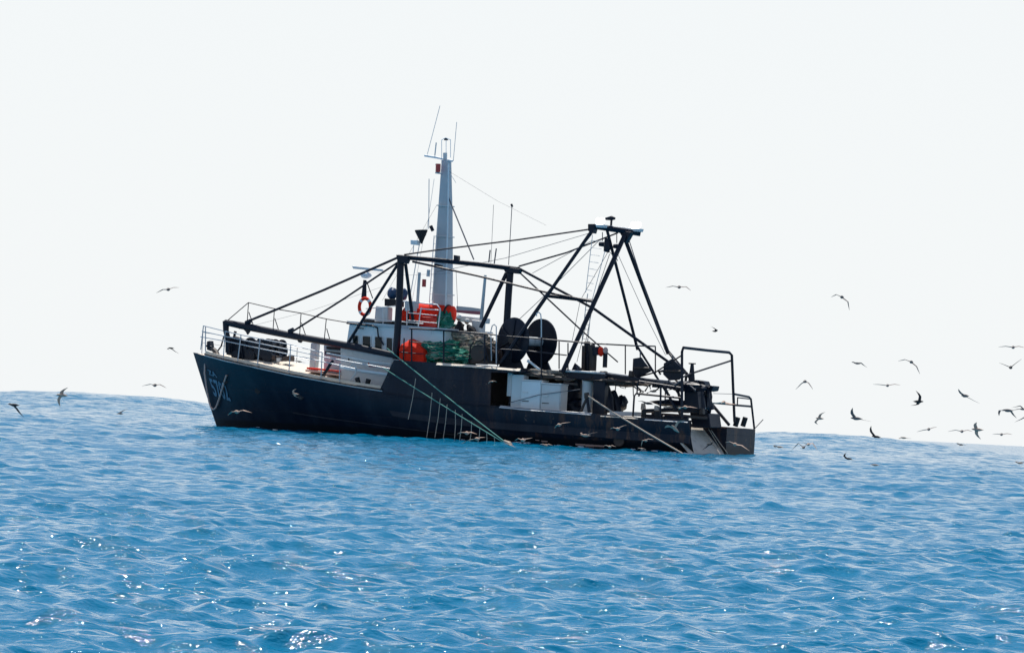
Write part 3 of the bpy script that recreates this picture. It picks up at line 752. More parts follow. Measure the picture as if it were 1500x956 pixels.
# railings of the gantry deck
gr = MB()
bar([(720, 489, -2.7), (728, 491, -2.7), (800, 497, -2.7), (870, 503, -2.5), (925, 506, -1.6), (960, 507, 0)], .03, 6, gr)
bar([(728, 511, -2.7), (775, 514, -2.7), (830, 520, -2.7)], .03, 6, gr)
for x, y0, y1 in ((729, 491, 536), (793, 494, 560), (819, 500, 540), (832, 502, 542), (916, 506, 548), (960, 507, 552)): bar([(x, y0, -2.7 if x < 850 else -1.2), (x, y1, -2.7 if x < 850 else -1.2)], .03, 6, gr)
gr.build('guard_rail', 'steel', ship)
bar([(793, 495, -2.7), (793, 470, -2.7), (792, 460, -2.7), (789, 457, -2.7), (786, 459, -2.7), (786, 463, -2.7)], .028, 6).build('davit_pipe', 'grey', ship, smooth=True)
bar([(720, 532, -2.8), (719, 485, -2.8), (721, 477, -2.8), (724, 475, -2.8), (727, 478, -2.8), (727, 532, -2.8)], .025, 6).build('ladder_hoop', 'galv', ship, smooth=True)
gr = MB()
bar([(600, 481, -3.2), (640, 483, -3.2), (690, 487, -3.2), (722, 490, -3.1)], .035, 6, gr)
bar([(600, 500, -3.2), (640, 504, -3.2), (712, 506, -3.1)], .02, 6, gr)
for x in (603, 650, 710): bar([(x, 482 + (x - 600) * .06, -3.2), (x, 531, -3.2)], .038, 6, gr)
gr.build('guard_rail', 'steel', ship)
# flying bridge railings (white) and ladder
gr = MB()
bar([(536, 452, -1.9), (560, 450, -1.9), (580, 448, -1.9)], .02, 6, gr)
bar([(532, 466, -1.9), (560, 469, -1.9), (590, 471, -1.9), (620, 474, -1.9)], .022, 6, gr)
for x, y0, y1 in ((532, 462, 473), (561, 449, 476), (583, 440, 478), (596, 440, 480)): bar([(x, y0, -1.9), (x, y1, -1.9)], .022, 6, gr)
bar([(583, 440, -1.9), (620, 444, -1.9), (640, 446, -1.9), (645, 452, -1.9), (642, 480, -1.9)], .03, 6, gr)
bar([(617, 450, -2), (612, 482, -2)], .028, 6, gr)
bar([(617, 452, -2), (643, 454, -1.9)], .022, 6, gr)
for y in (460, 471): bar([(598, y - 2, -1.95), (640, y + 2, -1.95)], .018, 6, gr)
gr.build('bridge_railing', 'white', ship, smooth=True)

# ---- bow railing (pale)
gr = MB()
def ed(px, py, ins=.15): return Pe(px, py, ins)
for pts in ([(298, 477), (330, 485), (352, 490), (381, 496), (426, 504.5), (472, 516)], [(294, 493), (333, 500), (352, 504), (380, 510), (425, 519), (471, 529), (520, 540)], [(296, 485), (333, 493), (381, 503), (425, 512), (472, 522), (520, 531), (572, 540)], ):
    gr.tube([ed(*p) for p in pts], .022, 6)
for a, b in (((298, 477), (294, 512)), ((301, 478), (301, 514)), ((330, 485), (327, 526)), ((353, 491), (348, 530)), ((381, 496), (377, 536)), ((426, 504.5), (423, 548)), ((472, 516), (470, 557)), ((498, 532), (497, 562))):
    gr.tube([ed(*a), ed(*b)], .026, 6)
gr.build('bow_railing', 'galv', ship, smooth=True)
# starboard counterpart, further off
gr = MB()
for dz in (.95, .5):
    gr.tube([Vector((x, bdeck(x) - .15, sheer(x) + dz)) for x in np.linspace(X_STEM_TOP + .35, X_STEM_TOP + 7.5, 14)], .018, 5)
for x in np.linspace(X_STEM_TOP + .35, X_STEM_TOP + 7.5, 7): gr.tube([(x, bdeck(x) - .15, sheer(x)), (x, bdeck(x) - .15, sheer(x) + .95)], .02, 5)
gr.build('bow_railing', 'galv', ship)

# ---- main mast
def ring(cl, cr, lat0, lat1):
    a, b = P(*cl, lat0), P(*cr, lat0); return [a, b, Vector((b.x, lat1, b.z)), Vector((a.x, lat1, a.z))]
mast = MB().loft([ring((633, 480), (652.5, 481), -.35, .4), ring((634.5, 400), (654, 402), -.32, .35), ring((641, 310), (655.5, 311), -.26, .28), ring((646, 240), (656, 240), -.18, .2), ring((646, 234), (656, 234), -.2, .2)]).build('mast', 'mast_grey', ship, bevel=.04)
mb = MB(); bar([(627, 470, -.4), (636, 345, -.35)], .02, 5, mb); bar([(631.5, 470, -.4), (640, 345, -.35)], .02, 5, mb)
for t in np.linspace(0.02, .98, 14): bar([(627 + 9 * t, 470 - 125 * t, -.38), (631.5 + 8.5 * t, 470 - 125 * t, -.38)], .014, 5, mb)
mb.build('mast_ladder', 'white', mast)
for y_, w_ in ((300, 8), (345, 9), (392, 10), (430, 10)): slab([(655 - 2 * w_ * .95, y_), (655.5, y_ + .8), (655.5, y_ + 2.2), (655 - 2 * w_ * .95, y_ + 1.4)], -.38, .7).build('mast_band', 'grey', mast)
bar([(652.5, 460, -.5), (656.5, 300, -.4), (657, 240, -.3)], .035, 6).build('cable_pipe', 'grey_blue', mast)
bar([(633, 440, -.55), (637, 390, -.5), (641, 330, -.42)], .02, 5).build('cable_pipe', 'grey', mast)
bar([(622, 228, -.1), (640, 231, -.1), (663, 236, -.1)], .045, 8).build('yard', 'grey_blue', mast)
for a, b, r_ in (((626, 226), (644.5, 155), .014), ((664, 236), (669, 179), .014), ((637, 228), (639, 209), .03), ((628, 335), (628.5, 262), .02), ((624, 345), (636, 262), .01), ((602, 450), (623, 335), .008), ((658, 252), (668, 268), .01)):
    bar([(*a, -.1), (*b, -.1)], r_, 6).build('whip_antenna', 'grey', mast)
cg = MB()
for dx in (647, 660): bar([(dx, 231, -.1), (dx, 205, -.1)], .014, 5, cg)
bar([(653.5, 232, .3), (653.5, 203, .3)], .014, 5, cg)
bar([(647, 205, -.1), (653, 202, 0), (660, 205, -.1)], .02, 5, cg)
cg.build('lamp_cage', 'grey_blue', mast)
bar([(652, 233, -.1), (652, 224, -.1)], .09, 10).build('masthead_lamp', 'grey', mast)
bar([(651, 204, 0), (656, 204, 0)], .05, 8).build('anemometer', 'steel', mast)
bar([(642, 240, -.5), (641.5, 252, -.5)], .11, 10).build('signal_lamp', 'lamp_red', mast)
bar([(638, 241, -.45), (645, 241, -.45)], .03, 6).build('lamp_bracket', 'grey', mast); bar([(638, 253, -.45), (646, 254, -.45)], .04, 6).build('lamp_bracket', 'grey', mast)
bar([(621.5, 409, -.8), (621, 420, -.8)], .09, 10).build('signal_lamp', 'lamp_red', mast)
bar([(628, 395, -.7), (627, 405, -.7)], .08, 8).build('signal_lamp', 'grey', mast)
bar([(631, 331, -.6), (634, 338, -.6)], .08, 8).build('horn', 'steel', mast)
bar([(611, 452, -1), (614.5, 399, -1)], .065, 10).build('exhaust_pipe', 'white_old', ship, smooth=True)
bar([(597, 455, -1), (612, 370, -1), (617, 345, -1)], .02, 5).build('antenna_pole', 'grey', ship)
MB().lathe(P(617.5, 357, -1), P(617, 337, -1), [(0, .03), (.9, .27), (1, .28)], 16).build('day_shape_cone', 'rubber', ship, smooth=True)
slab([(601, 351), (612, 352), (611, 359), (601, 358)], -1.1, .3).build('antenna_box', 'grey_blue', ship, bevel=.03)
bar([(606, 359, -1), (605, 372, -1)], .02, 5).build('antenna_pole', 'grey', ship)
bar([(656, 287, -.1), (694, 380, -1.5)], .03, 6).build('mast_stay', 'wire', ship)
for a, b, r_ in (((750, 300), (745, 388), .018), ((723, 300), (719, 386), .010), ((716, 384), (718, 366), .03), ((727, 364), (724, 386), .03), ((745, 388), (731, 388), .0), ((668, 395), (671, 462), .010), ((640, 300), (560, 440), .006)):
    if r_: bar([(*a, -.8), (*b, -1)], r_, 6).build('whip_antenna', 'wire', ship)
bar([(749, 299, -.8), (750.5, 303, -.8)], .05, 6).build('antenna_head', 'steel', ship)
bar([(705, 468, -.9), (711, 403, -.9)], [.08, .06], 10).build('exhaust_pipe', 'white_old', ship, smooth=True)
# long thin stays seen against the sky
for a, b in (((656, 250, 0), (800, 330, -.4)), ((535, 398, -1), (660, 400, -.6)), ((350, 482, -1), (560, 420, -1))):
    bar([a, ((a[0] + b[0]) / 2, (a[1] + b[1]) / 2 + 4, (a[2] + b[2]) / 2), b], .006, 5).build('rigging_wire', 'wire', ship)
# radar
rd = bar([(533, 436, -1.2), (534.5, 410, -1.2)], [.12, .07], 10).build('radar_post', 'steel', ship, smooth=True)
bar([(546, 437, -1.1), (537, 412, -1.2)], .025, 6).build('brace', 'steel', rd)
MB().blob(P(536, 403, -1.2), (.25, .22, .14), 1, .05).build('radar_gearbox', 'grey_blue', rd, smooth=True)
MB().prism([P(515, 389, -1.25), P(520, 390, -1.25), P(559, 394, -1.25), P(559, 397.5, -1.25), P(517, 393.5, -1.25)], (0, .18, 0)).build('radar_scanner', 'white', rd, bevel=.02)
slab([(550, 448), (568, 450), (567, 472), (548, 471)], -1.75, .5).build('searchlight_cabinet', 'grey', ship, bevel=.04)
slab([(563, 437), (583, 438.5), (583, 449), (563, 448)], -1.7, .6).build('console_box', 'rubber', ship, bevel=.02)
slab([(530, 467), (612, 471), (612, 482), (530, 475)], -1.3, .1).build('bridge_coaming', 'rubber', ship)
mb = MB(); mb.blob(P(575, 430, -1.3), (.22, .2, .26), 2, .1); mb.blob(P(590, 431, -1.1), (.22, .22, .28), 3, .1); mb.build('covered_compass', 'blue_dark', ship, smooth=True)
slab([(593, 440), (607, 441), (606, 456), (593, 455)], -1.6, .3).build('bridge_screen', 'white_old', ship)
slab([(598, 462), (640, 465), (640, 483), (598, 481)], -1.0, .5).build('funnel_casing', 'red', ship, bevel=.04)
slab([(673, 462), (704, 465), (703, 473), (673, 471)], -.3, 1.0).build('raft_cradle', 'white', ship, bevel=.04)
slab([(690, 468), (703, 470), (702, 488), (692, 488)], -.5, .6).build('vent_box', 'grey', ship, bevel=.04)

# ---- net drums
def netdrum(cx, cy_, rx, rz, ang, lat, matn='steel'):
    c = P(cx, cy_, lat); ax = Vector((math.sin(R(ang)), math.cos(R(ang)), 0))
    rr = rz / 34
    return c, ax, rr
for (cx, cyy, rz) in ((751, 498, 33),):
    c, ax, rr = netdrum(cx, cyy, 22, rz, 21, -1.9)
    ax = Vector((ax.x, ax.y, 0)); LEN = 1.62
    nd = MB().lathe(c, c + ax * .08, [(0, rr * .97), (.3, rr), (.7, rr), (1, rr * .97)], 40).build('net_drum', 'steel', ship, smooth=True)
    MB().lathe(c + ax * .08, c + ax * LEN, [(0, rr * .2), (1, rr * .2)], 20).build('barrel', 'white_old', nd, smooth=True)
    MB().lathe(c + ax * LEN + Vector((0, 0, .02)), c + ax * (LEN + .08) + Vector((0, 0, .02)), [(0, rr * 1.0), (1, rr * 1.0)], 40).build('flange', 'steel', nd, smooth=True)
    MB().lathe(c - ax * .12, c, [(0, rr * .15), (.6, rr * .2), (1, rr * .2)], 16).build('hub', 'steel_brown', nd, smooth=True)
    for k in range(3):
        a_ = k * math.pi / 3 + .4; u = Vector((ax.y, -ax.x, 0)) * math.cos(a_) + Vector((0, 0, 1)) * math.sin(a_)
        MB().tube([c - ax * .02 - u * rr * .9, c - ax * .02 + u * rr * .9], .035, 6).build('spoke', 'steel', nd)
    for kk in (0, LEN): 
      q = c + ax * kk + Vector((0, 0, -1.1))
      MB().prism([q + Vector((-.7, 0, -.35)), q + Vector((.7, 0, -.35)), q + Vector((.25, 0, .5)), q + Vector((-.25, 0, .9))], (0, .12, 0)).build('drum_stand', 'steel', nd)
# floor under the drums (aft part of shelter deck)
MB().prism([P(740, 537, -2.2), P(850, 545, -2.2), P(850, 550, -2.2), P(740, 543, -2.2)], (0, 4.4, 0)).build('drum_platform', 'steel', ship)

# ---- stern framework
def latx(px): return -3.2 + (px - 1005) * .062
sf = bar([(999, 612, -3.0), (999, 515, -3.0), (1001, 509, -2.95), (1036, 513, -.9), (1068, 516, .95), (1072, 520, 1.1), (1074, 570, 1.15), (1076, 618, 1.2)], .06, 8).build('stern_frame', 'steel', ship, smooth=True)
bar([(1071, 528, 1.05), (1012, 547, -1.5), (998, 553, -2.2)], .04, 6).build('brace', 'steel', sf)
bar([(999, 520, -3), (960, 545, -1.5), (905, 560, -1)], .035, 6).build('brace', 'steel', sf)
sr = bar([(1076, 577, 1.2), (1097, 581, 2.6), (1100, 584, 2.8), (1105, 628, 3.1)], .045, 8).build('stern_rail', 'steel', ship, smooth=True)
bar([(1076, 593, 1.2), (1100, 595, 2.8)], .045, 6).build('rail_bar', 'steel', sr)
bar([(1080, 594, 1.4), (1080.5, 582, 1.4), (1098, 584, 2.6)], .03, 6).build('rail_bar', 'steel', sr)
bar([(1045, 576, 0), (1076, 577, 1.2)], .012, 5).build('rail_bar', 'wire', sr)
bar([(1040, 590, -.2), (1076, 593, 1.2)], .03, 5).build('rail_bar', 'steel', sr)
for x in (1078, 1089): bar([(x + 3, 611, 1.6 + (x - 1078) * .06), (x - 1, 624, 1.6 + (x - 1078) * .06)], .12, 6).build('roller_post', 'rubber', ship)
bar([(1106, 627, 3.2), (1118, 614, 3.4)], .018, 5).build('ensign_staff', 'steel', ship)
mr = MB()
bar([(927, 612, -3), (929, 580, -3), (932, 576, -3), (1000, 583, -3)], .045, 6, mr)
bar([(933, 577, -3), (934, 561, -3), (936, 558, -3), (1000, 568, -3)], .035, 6, mr)
bar([(968, 565, -3), (967, 612, -3)], .045, 6, mr)
mr.build('guard_rail', 'steel', ship, smooth=True)
for a, b, r_ in (((975, 566, -2), (974, 590, -2), .03), ((975, 570, -2), (990, 600, -2), .06), ((990, 560, -2), (1000, 600, -1), .06), ((960, 572, -1.5), (975, 560, -1.5), .03)):
    bar([a, b], r_, 6).build('brace', 'steel', sf)
# stern winch tower
tw = MB()
tw.prism([P(1002, 560, -1.5), P(1020, 556, -1.5), P(1024, 600, -1.5), P(1002, 600, -1.5)], (0, .8, 0))
twr = tw.build('winch_tower', 'steel', ship, bevel=.03)
bar([(1014, 532, -1.3), (1013, 560, -1.3)], [.07, .16], 8).build('tower_post', 'steel', twr)
bar([(1009, 532, -1.3), (1019, 532.5, -1.3)], .03, 6).build('tower_arm', 'steel', twr)
bar([(1006, 545, -1.2), (1004, 560, -1.2)], .06, 6).build('tower_post', 'steel', twr)
bar([(1022, 566, -1), (1028, 600, -1)], [.22, .2], 12).build('hydraulic_ram', 'steel', twr, smooth=True)
slab([(1018, 556), (1031, 558), (1033, 564), (1018, 563)], -1.2, .6).build('sheave_box', 'steel', twr, bevel=.03)
slab([(1026, 563), (1045, 565), (1043, 572), (1036, 573), (1026, 569)], -.6, .7).build('sheave_box', 'steel', twr, bevel=.04)
bar([(1040, 573, -.4), (1038, 586, -.4), (1040, 600, -.4)], [.08, .14, .2], 10).build('tower_post', 'steel', twr)
slab([(955, 560), (1010, 562), (1010, 571), (955, 567)], -1.5, .5).build('tower_beam', 'steel', twr)
slab([(1010, 604), (1038, 605), (1041, 626), (1014, 626)], -.9, 1.2).build('net_bin', 'steel', ship, bevel=.04)
for pa, r_, m_n in (([(942, 602, -1.6), (990, 600, -1.6), (1036, 603, -1.0)], .09, 'steel'), ([(955, 606, -1.8), (1000, 609, -1.8), (1036, 612, -1.2)], .07, 'steel_brown'), ([(940, 609, -2.2), (1008, 613, -2.2)], .09, 'steel'), ([(972, 597, -1.4), (1000, 595, -1.2), (1034, 598, -1)], .04, 'grey')):
    bar(pa, r_, 6).build('bin_rim', m_n, ship)
# clutter of the after deck: hoses, chains, shackled wires, worn gear
rc = random.Random(5)
for k in range(16):
    x = rc.uniform(868, 1040); y = 548 + (x - 868) * .08 + rc.uniform(-8, 14); la = rc.uniform(-2.4, -.2)
    pts = [(x, y, la)]
    for q_ in range(4): x += rc.uniform(-7, 9); y += rc.uniform(-5, 9); pts.append((x, y, la + rc.uniform(-.1, .1)))
    bar(pts, rc.uniform(.02, .055), 6).build('hose', rc.choice(['steel', 'steel_brown', 'steel_brown', 'rope', 'wire']), ship, smooth=True)
for k in range(12):
    x = rc.uniform(826, 1030); base = 545 + (x - 826) * .06 if x < 930 else 598 + (x - 930) * .08
    h_ = rc.uniform(4, 10); w_ = rc.uniform(3, 7); la = rc.uniform(-2.2, -.8)
    slab([(x, base - h_), (x + w_, base - h_ + rc.uniform(-1, 2)), (x + w_ + 1, base + 1), (x - 1, base + 1)], la, .25).build('deck_fitting', rc.choice(['steel', 'steel_brown', 'steel_brown', 'concrete']), ship, bevel=.03)
for x in np.linspace(830, 1000, 8):
    bar([(x, 556 + (x - 830) * .04, -2.2), (x + rc.uniform(-3, 3), 568 + rc.uniform(0, 14), -2.2)], .022, 5).build('hanging_chain', rc.choice(['steel', 'steel_brown']), ship)
for x0_, y0_, x1_, y1_ in ((760, 546, 800, 552), (800, 552, 838, 556), (826, 560, 846, 563)):
    bar([(x0_, y0_, -2.6), ((x0_ + x1_) / 2, (y0_ + y1_) / 2 + rc.uniform(-2, 2), -2.6), (x1_, y1_, -2.6)], .05, 6).build('pipe', 'steel_brown', ship)
for x, y in ((943, 600), (962, 602)):
    bar([(x, y, -2.9), (x, y + 11, -2.9)], .11, 8).build('bollard', 'rubber', ship, smooth=True)
slab([(893, 602), (930, 603), (930, 609), (893, 608)], -2.6, .8).build('deck_locker', 'grey', ship)
MB().blob(P(1036, 590, -.5), (.18, .25, .5), 9, .25).build('hydraulic_unit', 'steel', ship, smooth=True)
MB().blob(P(1005, 566, -1.7), (.9, .3, .18), 5, .3).build('hose_bundle', 'steel', ship, smooth=True)
MB().blob(P(985, 590, -1.3), (.9, .4, .15), 6, .3).build('hose_bundle', 'steel', ship, smooth=True)
# towing block hung in the after opening
tb = bar([(859, 575, -3.0), (860, 583, -3.0)], [.1, .12], 10).build('towing_block', 'steel_brown', ship, smooth=True)
bar([(860, 582, -3), (855, 593, -3), (851, 604, -3)], .06, 6).build('block_leg', 'steel_brown', tb); bar([(860, 582, -3), (863, 604, -3)], .07, 6).build('block_leg', 'steel', tb)
# dark machinery in the opening
mb = MB()
mb.blob(P(833, 580, -1.2), (.5, .5, .75), 1, .25); mb.blob(P(845, 570, -1.0), (.35, .4, .9), 2, .25); mb.blob(P(840, 595, -1.4), (.5, .4, .4), 4, .2)
mb.build('trawl_winch', 'steel', ship, smooth=True)
mb = MB(); mb.blob(P(800, 548, -2.2), (.9, .4, .17), 3, .35); mb.blob(P(825, 553, -2.1), (.5, .35, .14), 6, .35)
mb.build('canvas_bundle', 'grey_net', ship, smooth=True)
bar([(773, 528, -2.6), (778, 531, -2.6), (785, 537, -2.6), (791, 541, -2.6)], [.07, .05, .05, .04], 8).build('white_hose', 'white', ship, smooth=True)
bar([(719, 545, -3.2), (745, 556, -3), (790, 578, -3), (850, 571, -3)], .012, 5).build('wire', 'wire', ship) if False else None
bar([(745, 590, -2.95), (790, 578, -2.95), (850, 570, -2.95)], .015, 5).build('life_line', 'wire', ship)

# ================================================================== LOOSE THINGS ABOARD
def sthing(mb, name, m, label, cat, group=None, origin=None, **k):
    if origin is None:
        c = sum(mb.v, Vector()) / len(mb.v); origin = Vector((c.x, c.y, min(v.z for v in mb.v)))
    o = mb.build(name, m, None, origin=origin, **k); return tag(o, label, cat, group)
# orange covered crate on the shelter deck
def trg(x0, y0, x1, y1, l0, dep):
    a, b2 = P(x0, y0, l0), P(x1, y1, l0); o_ = Vector((0, dep, 0)); n_ = 5
    return [a.lerp(b2, k / n_) for k in range(n_ + 1)] + [b2 + o_ * .5] + [b2.lerp(a, k / n_) + o_ for k in range(n_ + 1)] + [a + o_ * .5]
def wob(ring, k, s=.03): return [p + Vector((mnoise.noise(p * 3 + Vector((k, 0, 0))), mnoise.noise(p * 3 + Vector((0, k, 9))), mnoise.noise(p * 3 + Vector((4, 0, k))))) * s for p in ring]
mb = MB().loft([wob(trg(*q), i, .05) for i, q in enumerate([(585, 530, 620, 531, -3.05, 1.1), (585, 520, 620.5, 522, -3.05, 1.1), (585, 511, 620, 513, -3.03, 1.1), (587, 505, 617, 508.5, -2.95, .9), (594, 500, 612, 502.5, -2.8, .6), (601, 496.5, 608, 497.5, -2.6, .3)])])
cr = sthing(mb, 'tarpaulin_cover', 'orange', 'bright orange covered bundle beside the big front gantry post', 'tarpaulin', bevel=.04)
bar([(584, 515, -3.12), (602, 517, -3.12), (621, 518, -3.12)], .02, 5).build('lashing', 'steel', cr)
bar([(592, 495, -3.12), (591, 530, -3.12)], .03, 5).build('lashing', 'rubber', cr)
# red life raft canister and covers on the flying bridge
mb = MB().lathe(P(592, 462, -1.0), P(617, 464, -1.0), [(0, .2), (.05, .36), (.95, .36), (1, .2)], 20)
cr = sthing(mb, 'life_raft', 'orange', 'red life raft canister behind the white bridge railing, next to front gantry post', 'life raft', smooth=True)
MB().lathe(P(603, 463, -1.0), P(605, 463.2, -1.0), [(0, .38), (1, .38)], 20).build('strap', 'rubber', cr)
mb = MB().lathe(P(612, 456, -.3), P(665, 462, -.3), [(0, .2), (.04, .38), (.96, .4), (1, .2)], 20)
cr = sthing(mb, 'life_raft', 'orange', 'longer red life raft passing behind the foot of the white mast', 'life raft', smooth=True)
MB().lathe(P(655, 460, -.3), P(657, 460.2, -.3), [(0, .42), (1, .42)], 20).build('strap', 'rubber', cr)
for x in (590, 602, 608):
    pass
# lifebuoy
c = P(534.5, 449, -2.05); mb = MB(); rr = .31
ring_pts = [c + Vector((math.cos(a) * rr * .86, 0, math.sin(a) * rr * 1.15)) for a in np.linspace(0, 2 * math.pi, 29)[:-1]]
mb.tube(ring_pts, .075, 10, closed=True)
lb = sthing(mb, 'lifebuoy', 'orange', 'red and white ring lifebuoy hanging under the radar on the bridge', 'lifebuoy', smooth=True)
for k in range(4):
    a0 = k * math.pi / 2 + .6
    MB().tube([c + Vector((math.cos(a) * rr * .86, 0, math.sin(a) * rr * 1.15)) for a in np.linspace(a0, a0 + .35, 5)], .08, 10).build('reflective_band', 'white', lb, smooth=True)
# nets
def strands(mb_name, matn, parent, pts_fn, n, r=.02, seed=0):
    rr = random.Random(seed); mb = MB()
    for _ in range(n):
        pts = pts_fn(rr); mb.tube(pts, r, 5)
    return mb.build(mb_name, matn, parent, smooth=True)
def net_pile(blobs, matn, label, seed, nst=14, rope='rope', rr_=.018):
    mb = MB()
    for i, (px, py, lat, rx, ry, rz) in enumerate(blobs): mb.blob(P(px, py, lat), (rx, ry, rz), seed + i, .3, 26, 15, 2.2)
    o = sthing(mb, 'net_pile', matn, label, 'fishing net', 'fishing nets heaped on the shelter deck', smooth=False)
    bvh = BVHTree.FromPolygons([tuple(v) for v in mb.v], mb.f)
    r0 = random.Random(seed); st = MB()
    for _ in range(nst):
        b = r0.choice(blobs); x = b[0] - b[3] * 26 + r0.random() * 10; y = b[1] + r0.uniform(-.8, .8) * b[5] * 30
        pts = []; dy = r0.uniform(-.5, .5)
        for k in range(9):
            d = (_ri @ ray(x, y)).normalized(); h = bvh.ray_cast(_cp, d)
            if h[0] is not None: pts.append(h[0] - d * .02)
            x += b[3] * 5.5; y += dy + r0.uniform(-1.6, 1.6)
        if len(pts) > 3: st.tube(pts, rr_, 5)
    if st.v: st.build('head_rope', rope, o)
    return o
net_pile([(632, 519, -2.2, .75, .6, .46), (650, 517, -2.1, .8, .6, .46), (668, 522, -2.2, .8, .6, .34), (638, 507, -1.6, .7, .5, .38), (682, 526, -2.4, .5, .5, .24), (625, 503, -1.6, .4, .4, .32), (655, 508, -1.7, .6, .4, .3)], 'green_net', 'green trawl net heaped beside the orange covered bundle', 20, 9, 'rope', .012)
net_pile([(672, 500, -1.0, .8, .5, .42), (693, 502, -1.0, .7, .5, .40), (712, 505, -1.2, .45, .5, .38), (688, 515, -1.2, .9, .5, .3)], 'grey_net', 'grey and brown net heap in front of the two crouching crew members', 40, 26, 'rope', .018)
net_pile([(654, 474, -.7, .28, .3, .45), (660, 483, -.8, .42, .3, .28), (647, 470, -.7, .2, .3, .4), (651, 488, -1, .45, .3, .3)], 'green_net', 'green net draped against the foot of the white mast', 60, 12, 'rope_green', .02)
# small winch on the shelter deck
wn = thing('deck_winch', P(703, 532, -2.5), 'dark cable winch standing beside the net heaps, left of the hoop ladder', 'winch')
MB().lathe(P(700, 517, -2.9), P(700, 517, -2.9) + Vector((0, 1.2, 0)), [(0, .36), (.08, .36), (.09, .2), (.9, .2), (.91, .36), (1, .36)], 22).build('drum', 'steel_brown', wn, smooth=True)
MB().lathe(P(713, 519, -2.7), P(713, 519, -2.7) + Vector((0, 1.0, 0)), [(0, .3), (.08, .3), (.09, .22), (.9, .22), (.91, .3), (1, .3)], 22).build('drum', 'steel_brown', wn, smooth=True)
bar([(687, 531, -2.9), (689, 508, -2.9), (694, 500, -2.9), (703, 499, -2.9), (710, 505, -2.9), (716, 531, -2.9)], .03, 6).build('frame', 'steel', wn, smooth=True)
slab([(686, 526), (720, 528), (720, 533), (686, 532)], -2.85, .9).build('base', 'steel_brown', wn)
# cabinets in the opening
for (x0, y0, x1, y1, m_, lab) in ((764, 556, 791, 600, 'grey_blue', 'pale blue metal cabinet, left one of the two in the side opening'), (793.5, 561, 820, 603, 'grey', 'worn grey cabinet, right one of the two in the side opening')):
    a, b = P(x0, y0, -2.85), P(x1, y1, -2.85)
    t = thing('storage_cabinet', ((a.x + b.x) / 2, -2.5, b.z), lab, 'cabinet', 'cabinets on the working deck')
    MB().span((a.x, -2.85, b.z - .1), (b.x, -2.15, a.z - .03)).build('body', m_, t, bevel=.02)
    MB().span((a.x + .03, -2.88, b.z - .08), (b.x - .03, -2.853, a.z - .06)).build('door', m_, t, bevel=.008)
    mb = MB()
    mb.span((a.x - .02, -2.9, a.z - .028), (b.x + .02, -2.13, a.z + .02)); mb.build('top', 'white', t, bevel=.01)
    MB().span((a.x + .1, -2.93, a.z - .55), (a.x + .35, -2.885, a.z - .5)).build('handle', 'white', t)
    MB().span((a.x + .08, -2.9, b.z + .32), (a.x + .4, -2.882, b.z + .35)).build('vent_slot', 'rubber', t)
# canvas dodger / faded flag between the pipes
t = thing('faded_flag', P(706, 455, -.8), 'faded red and white flag stretched left of the white pipe', 'flag')
MB().prism([P(668.5, 448, -.8), P(690, 450, -.86), P(704, 452, -.8), P(704, 456, -.8), P(690, 455, -.86), P(668.5, 454, -.8)], (0, .01, 0)).build('stripe', 'cloth_pale', t)
MB().prism([P(668.5, 454, -.8), P(690, 455, -.86), P(704, 456, -.8), P(704, 461, -.8), P(690, 460, -.86), P(668.5, 457.5, -.8)], (0, .01, 0)).build('stripe', 'cloth_red', t)
MB().prism([P(704, 452, -.8), P(708, 452.5, -.8), P(708, 461.5, -.8), P(704, 461, -.8)], (0, .01, 0)).build('heading', 'cream', t)
# buoys / orange floats
t = thing('orange_float', P(880, 515, -1.9), 'orange plastic float lashed on the after platform rail', 'float')
MB().blob(P(880.5, 515, -1.9), (.13, .12, .2), 2, .05).build('ball', 'orange', t, smooth=True); MB().blob(P(887, 513, -1.9), (.11, .1, .14), 2, .05).build('ball', 'rope_pink', t, smooth=True)
t = thing('fish_tray_stack', P(470, 545, -2.2), 'low stack of pinkish trays on the foredeck ahead of the deckhouse', 'trays')
for i, (x0, x1, y) in enumerate(((447, 470, 541), (449, 472, 537.5), (476, 497, 545), (478, 497, 540))):
    slab([(x0, y), (x1, y + 2.5), (x1, y + 5.2), (x0, y + 3)], -2.3, .7).build('tray', ('rope_pink', 'orange', 'rope_pink', 'red')[i], t, bevel=.015)
# trawl doors hanging at the stern
for pts, lab in (([(927, 525), (939, 523), (943, 529), (954, 543), (942, 549), (934, 554), (926, 546)], 'black trawl door, forward one of the two hanging before the stern frame'),
                 ([(972, 532), (984, 525), (997, 537), (1000, 545), (995, 556), (980, 557), (971, 548)], 'black trawl door, after one of the two, nearer the stern frame')):
    mb = slab(pts, -1.6, .09)
    o = sthing(mb, 'trawl_door', 'steel', lab, 'trawl door', 'trawl doors', bevel=.02)
    cx = sum(p[0] for p in pts) / len(pts); cy2 = sum(p[1] for p in pts) / len(pts)
    bar([(pts[0][0] + 2, cy2, -1.66), (pts[3][0] - 3, cy2 + 1, -1.66)], .05, 6).build('stiffening_bar', 'steel_brown', o)
    bar([(cx, pts[0][1] - 12, -1.55), (cx, cy2 - 6, -1.55)], .03, 6).build('chain', 'wire', o)
